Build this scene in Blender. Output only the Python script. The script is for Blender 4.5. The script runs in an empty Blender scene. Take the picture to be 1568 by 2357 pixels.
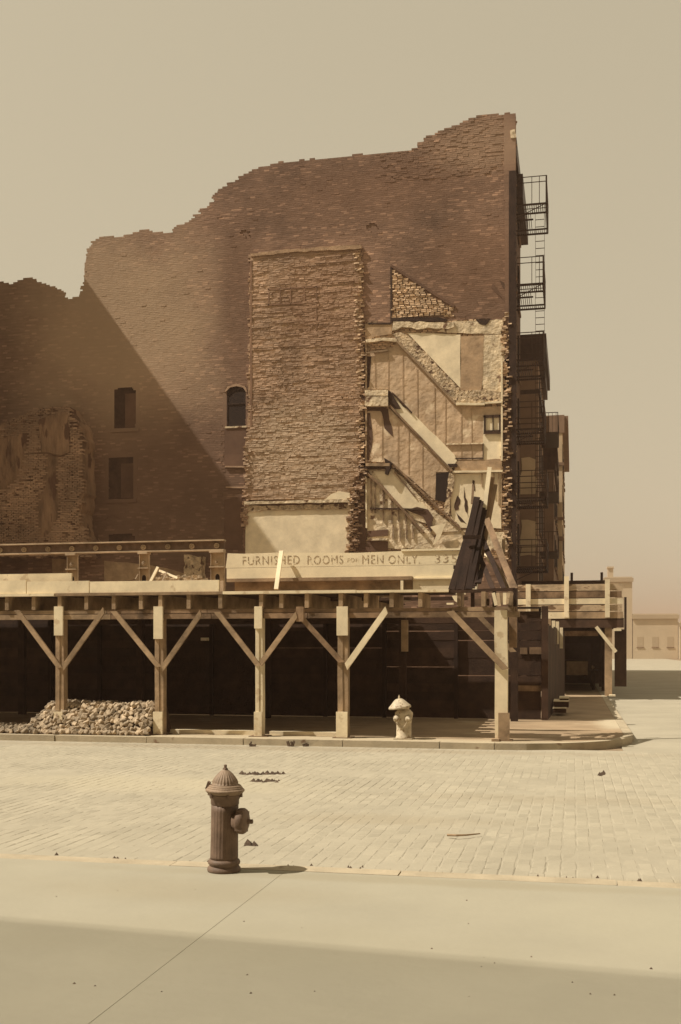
import bpy, bmesh, math, random
import numpy as np
from mathutils import Vector, Matrix, noise
random.seed(7); RNG = np.random.default_rng(11)
S = bpy.context.scene; C = S.collection
R = math.radians
# ------------------------------------------------------------------ camera
CH = 2.0; YAW = R(12.08); FU = 2505.0; CX = 784.0; VH = 1490.0
cd = bpy.data.cameras.new('camera'); cam = bpy.data.objects.new('camera', cd); C.objects.link(cam); S.camera = cam
cam.location = (0, 0, CH); cam.rotation_euler = (R(90), 0, YAW)
cd.sensor_fit = 'VERTICAL'; cd.sensor_height = 36; cd.sensor_width = 36
cd.lens = 36 * FU / 2356.0; cd.shift_y = (VH - 1178.0) / 2356.0
cd.clip_start = 0.1; cd.clip_end = 3000
cs, sn = math.cos(YAW), math.sin(YAW)
# ------------------------------------------------------------------ sky, sun, exposure
EL, AZ = R(52.5), R(20.0)
W = bpy.data.worlds.new('World'); S.world = W; W.use_nodes = True
nt = W.node_tree; N = nt.nodes; L = nt.links
bg = N['Background']
sk = N.new('ShaderNodeTexSky'); sk.sky_type = 'NISHITA'; sk.sun_disc = False
sk.sun_elevation = EL; sk.sun_rotation = R(270) - AZ ; sk.air_density = 1.0; sk.dust_density = 3.0
bw = N.new('ShaderNodeRGBToBW'); L.new(sk.outputs[0], bw.inputs[0])
pw = N.new('ShaderNodeMath'); pw.operation = 'POWER'; pw.inputs[1].default_value = 0.24; L.new(bw.outputs[0], pw.inputs[0])
mu = N.new('ShaderNodeVectorMath'); mu.operation = 'SCALE'; mu.inputs[0].default_value = (3.86, 3.36, 2.38)
L.new(pw.outputs[0], mu.inputs['Scale']); L.new(mu.outputs[0], bg.inputs[0]); bg.inputs[1].default_value = 0.10
sd = bpy.data.lights.new('sun', 'SUN'); sd.energy = 5.0; sd.angle = R(0.55); sd.color = (1, .92, .80)
so = bpy.data.objects.new('sun', sd); C.objects.link(so)
LD = Vector((math.cos(EL) * math.cos(AZ), math.cos(EL) * math.sin(AZ), -math.sin(EL)))
so.rotation_euler = LD.to_track_quat('-Z', 'Y').to_euler(); so.location = (-20, -10, 40)
vs = S.view_settings; vs.view_transform = 'Standard'; vs.look = 'None'; vs.exposure = 0.26; vs.gamma = 1.0; vs.use_curve_mapping = False
S.cycles.max_bounces = 5; S.cycles.diffuse_bounces = 3; S.cycles.glossy_bounces = 2; S.cycles.volume_bounces = 0
# ------------------------------------------------------------------ helpers
def ray(u, v):
    a, b = u - CX, VH - v
    return Vector((a * cs - FU * sn, a * sn + FU * cs, b))
def onY(u, v, Y):
    d = ray(u, v); t = Y / d.y
    return Vector((d.x * t, Y, CH + d.z * t))
def onZ(u, v, z):
    d = ray(u, v); t = (z - CH) / d.z
    return Vector((d.x * t, d.y * t, z))
def XY(u, Y): return onY(u, VH, Y).x
def ZY(u, v, Y): return onY(u, v, Y).z

def mat(name, col, var=.25, scale=3.0, col2=None, rough=.85, bump=.0, bscale=30, island=0.0, stretch=(1, 1, 1), spots=None, fleck=0, streak=0):
    m = bpy.data.materials.new(name); m.use_nodes = True; n = m.node_tree.nodes; l = m.node_tree.links
    b = n['Principled BSDF']; b.inputs['Roughness'].default_value = rough
    b.inputs['Specular IOR Level'].default_value = .25
    tc = n.new('ShaderNodeNewGeometry'); mp = n.new('ShaderNodeMapping'); mp.inputs['Scale'].default_value = stretch
    l.new(tc.outputs['Position'], mp.inputs[0])
    nz = n.new('ShaderNodeTexNoise'); nz.inputs['Scale'].default_value = scale; nz.inputs['Detail'].default_value = 8; nz.inputs['Roughness'].default_value = .65
    l.new(mp.outputs[0], nz.inputs['Vector'])
    rp = n.new('ShaderNodeMapRange'); rp.inputs[1].default_value = .3; rp.inputs[2].default_value = .7; l.new(nz.outputs[0], rp.inputs[0])
    c2 = col2 or tuple(c * (1 - 2 * var) for c in col)
    mx = n.new('ShaderNodeMix'); mx.data_type = 'RGBA'
    mx.inputs['A'].default_value = (*c2, 1); mx.inputs['B'].default_value = (*[min(1, c * (1 + (var if not col2 else 0))) for c in col], 1)
    l.new(rp.outputs[0], mx.inputs['Factor']); out = mx.outputs['Result']
    if spots:
        vz = n.new('ShaderNodeTexNoise'); vz.inputs['Scale'].default_value = spots[1]; vz.inputs['Detail'].default_value = 5; l.new(mp.outputs[0], vz.inputs['Vector'])
        vr = n.new('ShaderNodeMapRange'); vr.inputs[1].default_value = spots[2]; vr.inputs[2].default_value = spots[2] + .06; l.new(vz.outputs[0], vr.inputs[0])
        m3 = n.new('ShaderNodeMix'); m3.data_type = 'RGBA'; l.new(vr.outputs[0], m3.inputs['Factor']); l.new(out, m3.inputs['A']); m3.inputs['B'].default_value = (*spots[0], 1)
        out = m3.outputs['Result']
    if streak:
        m4 = n.new('ShaderNodeMapping'); m4.inputs['Scale'].default_value = (1.1, 1, 13); l.new(tc.outputs['Position'], m4.inputs[0])
        z4 = n.new('ShaderNodeTexNoise'); z4.inputs['Scale'].default_value = 1; z4.inputs['Detail'].default_value = 4; l.new(m4.outputs[0], z4.inputs['Vector'])
        r4 = n.new('ShaderNodeMapRange'); r4.inputs[1].default_value = .3; r4.inputs[2].default_value = .7; r4.inputs[3].default_value = 1 - streak; r4.inputs[4].default_value = 1 + streak; l.new(z4.outputs[0], r4.inputs[0])
        s4 = n.new('ShaderNodeVectorMath'); s4.operation = 'SCALE'; l.new(out, s4.inputs[0]); l.new(r4.outputs[0], s4.inputs['Scale']); out = s4.outputs[0]
    if island:
        ir = n.new('ShaderNodeMapRange'); ir.inputs[3].default_value = 1 - island; ir.inputs[4].default_value = 1 + island
        l.new(tc.outputs['Random Per Island'], ir.inputs[0])
        if fleck:      # a few paler bricks among even ones
            fp_ = n.new('ShaderNodeMath'); fp_.operation = 'POWER'; fp_.inputs[1].default_value = 9; l.new(tc.outputs['Random Per Island'], fp_.inputs[0])
            ir = n.new('ShaderNodeMath'); ir.operation = 'MULTIPLY_ADD'; ir.inputs[1].default_value = fleck; ir.inputs[2].default_value = .96; l.new(fp_.outputs[0], ir.inputs[0])
        oi = n.new('ShaderNodeObjectInfo')
        i2 = n.new('ShaderNodeMapRange'); i2.inputs[3].default_value = 1 - island * .6; i2.inputs[4].default_value = 1 + island * .6; l.new(oi.outputs['Random'], i2.inputs[0])
        mm = n.new('ShaderNodeMath'); mm.operation = 'MULTIPLY'; l.new(ir.outputs[0], mm.inputs[0]); l.new(i2.outputs[0], mm.inputs[1])
        sc = n.new('ShaderNodeVectorMath'); sc.operation = 'SCALE'; l.new(out, sc.inputs[0]); l.new(mm.outputs[0], sc.inputs['Scale']); out = sc.outputs[0]
    l.new(out, b.inputs['Base Color'])
    if bump:
        bz = n.new('ShaderNodeTexNoise'); bz.inputs['Scale'].default_value = bscale; bz.inputs['Detail'].default_value = 6; l.new(mp.outputs[0], bz.inputs['Vector'])
        bp = n.new('ShaderNodeBump'); bp.inputs['Strength'].default_value = 1; bp.inputs['Distance'].default_value = bump
        l.new(bz.outputs[0], bp.inputs['Height']); l.new(bp.outputs[0], b.inputs['Normal'])
    return m
M = {}
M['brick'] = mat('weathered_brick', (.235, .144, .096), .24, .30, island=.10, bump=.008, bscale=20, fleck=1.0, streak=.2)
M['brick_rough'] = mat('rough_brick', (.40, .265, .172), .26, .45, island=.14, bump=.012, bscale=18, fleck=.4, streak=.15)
M['brick_light'] = mat('limey_brick', (.50, .35, .22), .18, .8, island=.3, bump=.01, bscale=18)
M['brick_dark'] = mat('sooty_brick', (.12, .068, .043), .2, .7, island=.3, bump=.006)
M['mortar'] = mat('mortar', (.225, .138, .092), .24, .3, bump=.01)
M['mortar_light'] = mat('lime_mortar', (.38, .25, .15), .2, 3, bump=.02)
M['plaster'] = mat('white_plaster', (.80, .68, .47), .12, 1.6, bump=.006, bscale=10)
M['plaster_tan'] = mat('tan_plaster', (.54, .39, .25), .2, 1.3, bump=.06, bscale=3.2, spots=((.68, .54, .37), 1.1, .60))
M['plaster_brown'] = mat('brown_plaster', (.42, .29, .175), .2, 2.0, bump=.015, bscale=8)
M['plaster_torn'] = mat('torn_plaster', (.68, .55, .37), .25, 2.5, bump=.05, bscale=7, spots=((.16, .09, .05), 2.3, .60))
M['rubble'] = mat('rubble', (.58, .44, .28), .35, 4, bump=.08, bscale=9, spots=((.10, .055, .03), 5, .57))
M['stub'] = mat('torn_brick', (.30, .19, .115), .3, 1.2, bump=.10, bscale=3.5, spots=((.12, .065, .04), 1.6, .56), stretch=(1.6, 1, .5))
M['seam'] = mat('sooty_joint', (.24, .14, .085), .2, 2)
M['wood'] = mat('weathered_wood', (.36, .25, .15), .3, 2.0, bump=.006, bscale=14, island=.18, stretch=(1, 1, 1))
M['wood_grey'] = mat('stained_wood', (.24, .155, .09), .35, 2.5, bump=.005, bscale=14, island=.25)
M['wood_new'] = mat('fresh_pine', (.78, .66, .45), .12, 1.6, bump=.003, bscale=14, island=.12, spots=((.56, .44, .28), 4.0, .62))
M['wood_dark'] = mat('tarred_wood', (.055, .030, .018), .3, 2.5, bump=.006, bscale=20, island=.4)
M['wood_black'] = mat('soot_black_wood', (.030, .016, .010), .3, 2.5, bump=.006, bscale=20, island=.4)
M['wood_patchy'] = mat('limewashed_boards', (.56, .42, .27), .25, 2.2, island=.12, bump=.006, spots=((.18, .11, .06), 2.2, .55), stretch=(1, 1, 2.2))
M['iron'] = mat('painted_iron', (.055, .032, .022), .2, 6, rough=.5)
M['steel'] = mat('pale_steel', (.50, .38, .25), .2, 3, rough=.55, bump=.002)  # raised to paint sunlight onto the girder flanges and legs
M['void'] = mat('dark_opening', (.018, .010, .007), .1, 3)
M['paint'] = mat('sign_white_paint', (.86, .75, .52), .08, 2.0, bump=.003, spots=((.60, .45, .28), 3.0, .68))
M['letter'] = mat('faded_lettering', (.44, .33, .20), .25, 9, spots=((.78, .67, .46), 14, .52))
M['road'] = mat('road_dust', (.37, .33, .245), .08, .5, bump=.004, bscale=12)
M['sett'] = mat('granite_sett', (.365, .325, .24), .07, .8, island=.07, bump=.004, bscale=30)
M['pave'] = mat('flagstone', (.345, .315, .235), .05, .6, bump=.002, bscale=20)
M['pave_far'] = mat('dusty_pavement', (.34, .245, .15), .15, .8, bump=.006, bscale=8, spots=((.40, .31, .20), .9, .62))
M['kerb'] = mat('granite_kerb', (.42, .35, .24), .12, 2.5, island=.1, bump=.005, spots=((.20, .13, .08), 3, .64))
M['earth'] = mat('rubble_earth', (.30, .22, .14), .3, 1.5, bump=.05, bscale=4)
M['stone'] = mat('rough_stone', (.33, .255, .17), .3, 6, island=.38, bump=.008, bscale=30)
M['hyd'] = mat('hydrant_paint', (.18, .12, .082), .2, 8, rough=.6, bump=.002, bscale=60)
M['hyd_dome'] = mat('hydrant_bonnet_paint', (.29, .205, .135), .2, 8, rough=.6, bump=.002, bscale=60)  # bonnet colour, lighter than the barrel
M['hyd_pale'] = mat('hydrant_pale_paint', (.56, .47, .33), .2, 9, rough=.6, bump=.003, bscale=60, spots=((.26, .18, .11), 14, .58))
M['far_wall'] = mat('distant_facade', (.22, .14, .09), .15, .6, bump=.004)
M['far_light'] = mat('distant_pale_facade', (.55, .41, .26), .15, .6)
M['far_pale'] = mat('hazy_facade', (.50, .41, .29), .05, .3)  # haze of distance is mixed into this colour and the window's
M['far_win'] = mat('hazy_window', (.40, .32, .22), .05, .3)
M['glass'] = mat('dark_glass', (.02, .014, .01), .1, 3, rough=.2)
M['dung'] = mat('dark_litter', (.13, .09, .06), .3, 12, bump=.01)

def stains_and_light(m, lst, flat=False, ns=.45):
    """weathering and painted light zones with ragged edges: (x, z, rx, rz, colour, strength)"""
    n = m.node_tree.nodes; l = m.node_tree.links; b = n['Principled BSDF']; lk = b.inputs['Base Color'].links[0]; out = lk.from_socket
    geo = n.new('ShaderNodeNewGeometry'); nz = n.new('ShaderNodeTexNoise'); nz.inputs['Scale'].default_value = ns; nz.inputs['Detail'].default_value = 6; l.new(geo.outputs['Position'], nz.inputs['Vector'])
    for (x, z, rx, rz, col, st) in lst:
        mp = n.new('ShaderNodeMapping'); mp.inputs['Location'].default_value = (-x / rx, -z / rz, 0) if flat else (-x / rx, 0, -z / rz); mp.inputs['Scale'].default_value = (1 / rx, 1 / rz, 0) if flat else (1 / rx, 0, 1 / rz); l.new(geo.outputs['Position'], mp.inputs[0])
        ln = n.new('ShaderNodeVectorMath'); ln.operation = 'LENGTH'; l.new(mp.outputs[0], ln.inputs[0])
        ad = n.new('ShaderNodeMath'); ad.operation = 'MULTIPLY_ADD'; l.new(nz.outputs[0], ad.inputs[0]); ad.inputs[1].default_value = .9; l.new(ln.outputs['Value'], ad.inputs[2])
        mr = n.new('ShaderNodeMapRange'); mr.interpolation_type = 'SMOOTHSTEP'; mr.inputs[1].default_value = .75; mr.inputs[2].default_value = 1.6; mr.inputs[3].default_value = st; mr.inputs[4].default_value = 0; l.new(ad.outputs[0], mr.inputs[0])
        mx = n.new('ShaderNodeMix'); mx.data_type = 'RGBA'; l.new(mr.outputs[0], mx.inputs['Factor']); l.new(out, mx.inputs['A']); mx.inputs['B'].default_value = (*col, 1); out = mx.outputs['Result']
    l.new(out, b.inputs['Base Color'])
def wz(u, v): p = onY(u, v, 44.0); return p.x, p.z
for k_ in ('brick', 'mortar'):
    stains_and_light(M[k_], [(*wz(270, 760), 6.5, 5.5, (.43, .31, .20), .75), (*wz(545, 700), 1.1, 4.5, (.13, .07, .042), .6), (*wz(850, 440), 6.0, 1.6, (.17, .095, .058), .55), (*wz(1080, 620), 2.6, 2.2, (.19, .105, .062), .5), (*wz(1110, 330), 2.5, 1.5, (.33, .225, .15), .6), (*wz(360, 1130), 5.5, 4.2, (.13, .078, .05), .65)])  # upper-left pale zone paints flare, lower-left dark one paints shade; rest is wear
stains_and_light(M['brick_rough'], [(*wz(760, 690), 2.6, 2.6, (.26, .15, .09), .6), (*wz(700, 1050), 3.0, 2.6, (.54, .41, .28), .7)])
for k_ in ('sett', 'road'):
    stains_and_light(M[k_], [(-3.6, 9.15, 2.0, .42, (.22, .15, .09), .75), (-1.0, 9.1, 4.0, .25, (.26, .20, .13), .5), (1.2, 9.4, 2.6, .35, (.28, .23, .15), .4), (-6, 20.7, 9, .5, (.28, .22, .145), .4), (-2.2, 12.4, 1.6, .5, (.28, .23, .15), .35), (-.5, 14.5, 2.5, .5, (.30, .25, .17), .3), (-6, 15, 3, 1.2, (.42, .37, .26), .6)], True, 1.4)
stains_and_light(M['pave_far'], [(-6, 21.5, 9.5, 1.05, (.44, .37, .25), .9), (1.0, 27.5, .6, 2.5, (.50, .43, .30), .8), (-1.2, 26, 1.5, .8, (.26, .18, .11), .4)], True, 1.1)  # kerb zone made paler to paint in its sunlit strip
stains_and_light(M['pave'], [(-3, 7.9, 1.5, .5, (.29, .25, .17), .4), (.8, 7.5, 1.2, .8, (.37, .34, .25), .5), (-1.2, 8.6, 3, .18, (.27, .23, .15), .4), (-2, 6.6, 2.5, .7, (.30, .27, .19), .35)], True, 1.8)
class MB:
    def __init__(s): s.v = []; s.f = []
    def add(s, vs, fs):
        o = len(s.v); s.v += [tuple(p) for p in vs]; s.f += [tuple(i + o for i in f) for f in fs]; return s
    def box(s, x0, x1, y0, y1, z0, z1):
        return s.add([(x0, y0, z0), (x1, y0, z0), (x1, y1, z0), (x0, y1, z0), (x0, y0, z1), (x1, y0, z1), (x1, y1, z1), (x0, y1, z1)],
                     [(3, 2, 1, 0), (4, 5, 6, 7), (0, 1, 5, 4), (1, 2, 6, 5), (2, 3, 7, 6), (3, 0, 4, 7)])
    def bar(s, a, b, w, t, up=(0, 1, 0), cut=0, seg=1, jit=0):
        """beam from a to b, w wide across, t thick along 'up'"""
        a, b = Vector(a), Vector(b); d = (b - a).normalized(); n = Vector(up); n = (n - d * n.dot(d)).normalized(); c = d.cross(n)
        P = []; F = []
        for i in range(seg + 1):
            p = a.lerp(b, i / seg); j = (random.uniform(-jit, jit) if 0 < i < seg else 0)
            for (q, r) in ((-1, -1), (1, -1), (1, 1), (-1, 1)):
                P.append(p + c * (q * w / 2 + j) + n * (r * t / 2 + j * .5) + (d * (cut * q) if i in (0, seg) else Vector()))
        for i in range(seg):
            k = i * 4
            for q in range(4): F.append((k + q, k + (q + 1) % 4, k + 4 + (q + 1) % 4, k + 4 + q))
        F += [(3, 2, 1, 0), (seg * 4, seg * 4 + 1, seg * 4 + 2, seg * 4 + 3)]
        return s.add(P, F)
    def prism(s, pts, Y, th):
        """pts = world (x,z) outline; front face at Y, body behind"""
        n = len(pts); P = [(x, Y, z) for x, z in pts] + [(x, Y + th, z) for x, z in pts]
        ar = sum(pts[i][0] * pts[(i + 1) % n][1] - pts[(i + 1) % n][0] * pts[i][1] for i in range(n))
        F = [tuple(range(n)), tuple(range(2 * n - 1, n - 1, -1))] + [(i, i + n, (i + 1) % n + n, (i + 1) % n) for i in range(n)]
        if ar < 0: F = [f[::-1] for f in F]
        return s.add(P, F)
    def tube(s, pts, r, n=8, caps=True):
        pts = [Vector(p) for p in pts]; P = []; F = []; m = len(pts)
        for i, p in enumerate(pts):
            d = (pts[min(i + 1, m - 1)] - pts[max(i - 1, 0)]).normalized()
            a = d.orthogonal().normalized() if abs(d.z) > .99 else Vector((0, 0, 1)).cross(d).normalized(); b = d.cross(a)
            rr = r[i] if isinstance(r, (list, tuple)) else r
            for k in range(n):
                t = 2 * math.pi * k / n; P.append(p + a * rr * math.cos(t) + b * rr * math.sin(t))
        for i in range(m - 1):
            for k in range(n): F.append((i * n + k, i * n + (k + 1) % n, (i + 1) * n + (k + 1) % n, (i + 1) * n + k))
        if caps: F += [tuple(range(n - 1, -1, -1)), tuple(range((m - 1) * n, m * n))]
        return s.add(P, F)
    def lathe(s, prof, c, n=32, flute=0, nfl=12, fz=None, axis='z'):
        P = []; F = []
        for (r, z) in prof:
            for k in range(n):
                t = 2 * math.pi * k / n; rr = r
                if flute and fz and fz[0] <= z <= fz[1]: rr = r * (1 + flute * (math.cos(t * nfl)))
                if axis == 'z': P.append((c[0] + rr * math.cos(t), c[1] + rr * math.sin(t), c[2] + z))
                elif axis == 'x': P.append((c[0] + z, c[1] + rr * math.cos(t), c[2] + rr * math.sin(t)))
        m = len(prof)
        for i in range(m - 1):
            for k in range(n): F.append((i * n + k, i * n + (k + 1) % n, (i + 1) * n + (k + 1) % n, (i + 1) * n + k))
        F += [tuple(range(n - 1, -1, -1)), tuple(range((m - 1) * n, m * n))]
        return s.add(P, F)
WL = {}
def base(o): return WL.get(o.name, Vector((0, 0, 0))) if o else Vector((0, 0, 0))
def build(mb, name, m, parent=None, smooth=False, mesh_only=False):
    me = bpy.data.meshes.new(name); b = base(parent)
    me.from_pydata([(p[0] - b.x, p[1] - b.y, p[2] - b.z) for p in mb.v], [], mb.f); me.update()
    me.materials.append(M[m] if isinstance(m, str) else m)
    if smooth:
        for p in me.polygons: p.use_smooth = True
    if mesh_only: return me
    o = bpy.data.objects.new(name, me); C.objects.link(o)
    if parent: o.parent = parent; WL[o.name] = b
    return o
def tag(o, label=None, cat=None, group=None, kind=None):
    if label: o['label'] = label
    if cat: o['category'] = cat
    if group: o['group'] = group
    if kind: o['kind'] = kind
    return o
def thing(name, loc, label, cat, group=None):
    o = bpy.data.objects.new(name, None); o.empty_display_size = .3; C.objects.link(o); o.location = loc; WL[o.name] = Vector(loc)
    return tag(o, label, cat, group)
def solo(mb, name, m, loc, label, cat, group=None, kind=None, smooth=False):
    loc = Vector(loc); me = bpy.data.meshes.new(name); me.from_pydata([(p[0] - loc.x, p[1] - loc.y, p[2] - loc.z) for p in mb.v], [], mb.f)
    me.materials.append(M[m])
    if smooth:
        for p in me.polygons: p.use_smooth = True
    o = bpy.data.objects.new(name, me); C.objects.link(o); o.location = loc; WL[o.name] = loc
    return tag(o, label, cat, group, kind)
def ragged(pts, step=.25, amp=.05, seed=0):
    rnd = random.Random(seed); out = []
    for i in range(len(pts)):
        a, b = Vector(pts[i]), Vector(pts[(i + 1) % len(pts)]); n = max(1, int((b - a).length / step)); d = (b - a).normalized() if (b - a).length > 0 else Vector((1, 0)); nn = Vector((-d.y, d.x))
        for k in range(n):
            p = a.lerp(b, k / n)
            if k: p = p + nn * rnd.uniform(-amp, amp) + d * rnd.uniform(-step * .3, step * .3)
            out.append((p.x, p.y))
    return out
def patch(uv, name, m, parent, Y, th, rag=None, seed=0):
    pts = [(onY(u, v, Y).x, onY(u, v, Y).z) for u, v in uv]
    if rag: pts = ragged(pts, rag[0], rag[1], seed)
    return build(MB().prism(pts, Y, th), name, m, parent)
def inpoly(x, z, poly):
    r = np.zeros(x.shape, bool); n = len(poly); j = n - 1
    for i in range(n):
        xi, zi = poly[i]; xj, zj = poly[j]
        if zi != zj: r ^= ((zi > z) != (zj > z)) & (x < (xj - xi) * (z - zi) / (zj - zi) + xi)
        j = i
    return r
def bricks_mesh(cx, cz, hw, hh, yf, dep, name, m, parent, tilt=0.0):
    """vectorised: boxes with front at yf, no back"""
    n = len(cx); b = base(parent)
    hh = np.broadcast_to(hh, (n,)); hw = np.broadcast_to(hw, (n,))
    V = np.zeros((n, 8, 3))
    for k, (sx, sz) in enumerate(((-1, -1), (1, -1), (1, 1), (-1, 1))):
        jj = RNG.uniform(-tilt, tilt, n)
        V[:, k, 0] = cx + sx * hw; V[:, k, 2] = cz + sz * hh; V[:, k, 1] = yf + jj
        V[:, k + 4, 0] = cx + sx * hw; V[:, k + 4, 2] = cz + sz * hh; V[:, k + 4, 1] = yf + dep
    V -= np.array([b.x, b.y, b.z])
    Q = np.array([[0, 1, 2, 3], [1, 5, 6, 2], [4, 0, 3, 7], [3, 2, 6, 7], [4, 5, 1, 0]])
    F = (Q[None] + (np.arange(n) * 8)[:, None, None]).reshape(-1)
    me = bpy.data.meshes.new(name); me.vertices.add(n * 8); me.vertices.foreach_set('co', V.reshape(-1))
    me.loops.add(len(F)); me.loops.foreach_set('vertex_index', F.astype(np.int32))
    me.polygons.add(n * 5); me.polygons.foreach_set('loop_start', (np.arange(n * 5) * 4).astype(np.int32)); me.polygons.foreach_set('loop_total', np.full(n * 5, 4, np.int32))
    me.update(calc_edges=True); me.shade_flat(); me.materials.append(M[m])
    o = bpy.data.objects.new(name, me); C.objects.link(o); o.parent = parent; WL[o.name] = b
    return o

# ================================================================== THE SETTING
KR = 2.75; KX = 1.25; KY = 21.3                       # far kerb: along X, then round a corner to run along +Y
def kerb_line(off=0.0, n=14):
    r = KR - off; pts = [(-34, KY + off), (KX - KR, KY + off)]
    for i in range(1, n + 1):
        a = math.pi / 2 * i / n; pts.append((KX - KR + r * math.sin(a), KY + KR - r * math.cos(a)))
    pts.append((KX - off, 400)); return pts
g = MB().box(-400, 400, -120, 900, -.6, -.03); tag(build(g, 'ground', 'earth'), kind='structure')
road = tag(build(MB().box(-60, 60, 9.0, KY + .3, -.25, .0133).box(KX - .3, 16, KY + .3, 400, -.25, -.001), 'road', 'road'), kind='structure')
# setts
rowp, sl = .135, .27
def sett_mb(w, l, seed):
    rnd = random.Random(seed); j = lambda a=.006: rnd.uniform(-a, a); mb = MB(); c = .012
    w2, l2 = w / 2, l / 2
    P = [(-w2 + j(), -l2 + j(), -.03), (w2 + j(), -l2 + j(), -.03), (w2 + j(), l2 + j(), -.03), (-w2 + j(), l2 + j(), -.03)]
    P += [(p[0], p[1], -.004) for p in P]
    P += [(p[0] - math.copysign(c, p[0]), p[1] - math.copysign(c, p[1]), j(.003)) for p in P[:4]]
    F = [(8, 9, 10, 11)] + [(k + 4, (k + 1) % 4 + 4, (k + 1) % 4 + 8, k + 8) for k in range(4)] + [(k, (k + 1) % 4, (k + 1) % 4 + 4, k + 4) for k in range(4)]
    return mb.add(P, F)
var = [sett_mb(rowp - .005, sl - .007, k) for k in range(8)]
svar = [build(v, 'sett', 'sett', mesh_only=True) for v in var]
allp = []
x = -13.0; ri = 0
while x < 3.2:
    y = 9.25 + (sl / 2 if ri % 2 else 0) + random.uniform(0, .05)
    while y < 21.2:
        u = CX + FU * ((x * cs + y * sn) / (-x * sn + y * cs))
        if -60 < u < 1640: allp.append((x + random.uniform(-.004, .004), y, ri))
        y += sl
    x += rowp; ri += 1
allp.sort(key=lambda p: p[1] + abs(p[0] + 2.5) * .15)
big = MB()
def setz(x, y):
    return .0155 + .005 * noise.noise(Vector((x * .8, y * .8, 0))) + random.uniform(-.0012, .0012)
for i, (x, y, r_) in enumerate(allp):
    z = setz(x, y); k = random.randrange(8)
    if i < 290:
        o = bpy.data.objects.new('sett', svar[k]); C.objects.link(o); o.parent = road; o.location = (x, y, z)
        o.rotation_euler = (random.uniform(-.01, .01), random.uniform(-.015, .015), random.uniform(-.03, .03))
    else:
        tx = random.uniform(-.015, .015)
        big.add([(x + p[0], y + p[1], z + p[2] + p[0] * tx) for p in var[k].v], var[k].f)
so_ = build(big, 'sett', 'sett', road); so_['kind'] = 'stuff'
# near pavement with flag joints running away from the camera
nsw = tag(build(MB().box(-60, 60, -40, 8.78, -.25, .1388), 'pavement', 'pave'), kind='structure')
xs = [-60, -30, -14.1, -10.2, -6.3, -2.34, 1.62, 5.6, 9.5, 30, 60]
for i in range(len(xs) - 1):
    for (y0, y1) in ((-6.0, 1.5), (1.508, 8.772)):
        build(MB().box(xs[i] + .005, xs[i + 1] - .005, y0, y1, .10, .14 + random.uniform(-.001, .001)), 'flagstone', 'pave', nsw)
nk = tag(build(MB().box(-60, 60, 8.79, 8.98, -.25, .10), 'kerb', 'kerb'), kind='structure')
x = -16.0
while x < 8:
    l_ = random.uniform(1.5, 2.2); build(MB().box(x, x + l_ - .012, 8.785, 8.99 + random.uniform(-.008, .008), .05, .139 + random.uniform(-.003, .002)), 'kerb_stone', 'kerb', nk); x += l_
# far pavement
o1 = kerb_line(.2)
mb = MB(); n = len(o1); P = [(x, y, .14) for x, y in o1] + [(-34, 400, .14)]
P2 = [(x, y, -.2) for x, y, z in P]; n = len(P)
mb.add(P + P2, [tuple(range(n))] + [(i, i + n, (i + 1) % n + n, (i + 1) % n) for i in range(n)])
fsw = tag(build(mb, 'far_pavement', 'pave_far'), kind='structure')
fk = tag(build(MB().box(-34, -13, KY, KY + .19, -.2, .137), 'far_kerb', 'kerb'), kind='structure')
def kerb_seg(a, b, a2, b2, z):
    m = MB(); m.add([(a[0], a[1], -.2), (b[0], b[1], -.2), (b2[0], b2[1], -.2), (a2[0], a2[1], -.2), (a[0], a[1], z), (b[0], b[1], z), (b2[0], b2[1], z), (a2[0], a2[1], z)],
          [(3, 2, 1, 0), (4, 5, 6, 7), (0, 1, 5, 4), (1, 2, 6, 5), (2, 3, 7, 6), (3, 0, 4, 7)]); return m
x = -13.0
while x < KX - KR - .3:
    l_ = min(random.uniform(1.4, 2.3), KX - KR - x)
    dz = random.uniform(-.006, .006); dy = random.uniform(-.012, .012)
    build(MB().box(x, x + l_ - .014, KY + dy, KY + .195, -.2, .142 + dz), 'kerb_stone', 'kerb', fk); x += l_
oo, oi = kerb_line(0, 7), kerb_line(.195, 7)
for i in range(1, 8):
    build(kerb_seg(oo[i], oo[i + 1], oi[i], oi[i + 1], .142), 'kerb_stone', 'kerb', fk)
y = KY + KR
while y < 60:
    build(MB().box(KX - .195, KX, y, y + 1.98, -.2, .142), 'kerb_stone', 'kerb', fk); y += 2
# lot behind the hoarding
def terrain(x0, x1, y0, y1, st, fz):
    nx = int((x1 - x0) / st) + 1; ny = int((y1 - y0) / st) + 1; mb = MB()
    P = [(x0 + i * st, y0 + j * st, fz(x0 + i * st, y0 + j * st)) for j in range(ny) for i in range(nx)]
    return mb.add(P, [(j * nx + i, j * nx + i + 1, (j + 1) * nx + i + 1, (j + 1) * nx + i) for j in range(ny - 1) for i in range(nx - 1)])
lot = terrain(-34, -1.0, 29, 43.8, .5, lambda x, y: .25 + .9 * max(0, noise.noise(Vector((x * .25, y * .25, 3)))) + .15 * noise.noise(Vector((x, y, 1))) * (1 if x < -2 else .1))
tag(build(lot, 'rubble_ground', 'earth'), kind='structure')

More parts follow.
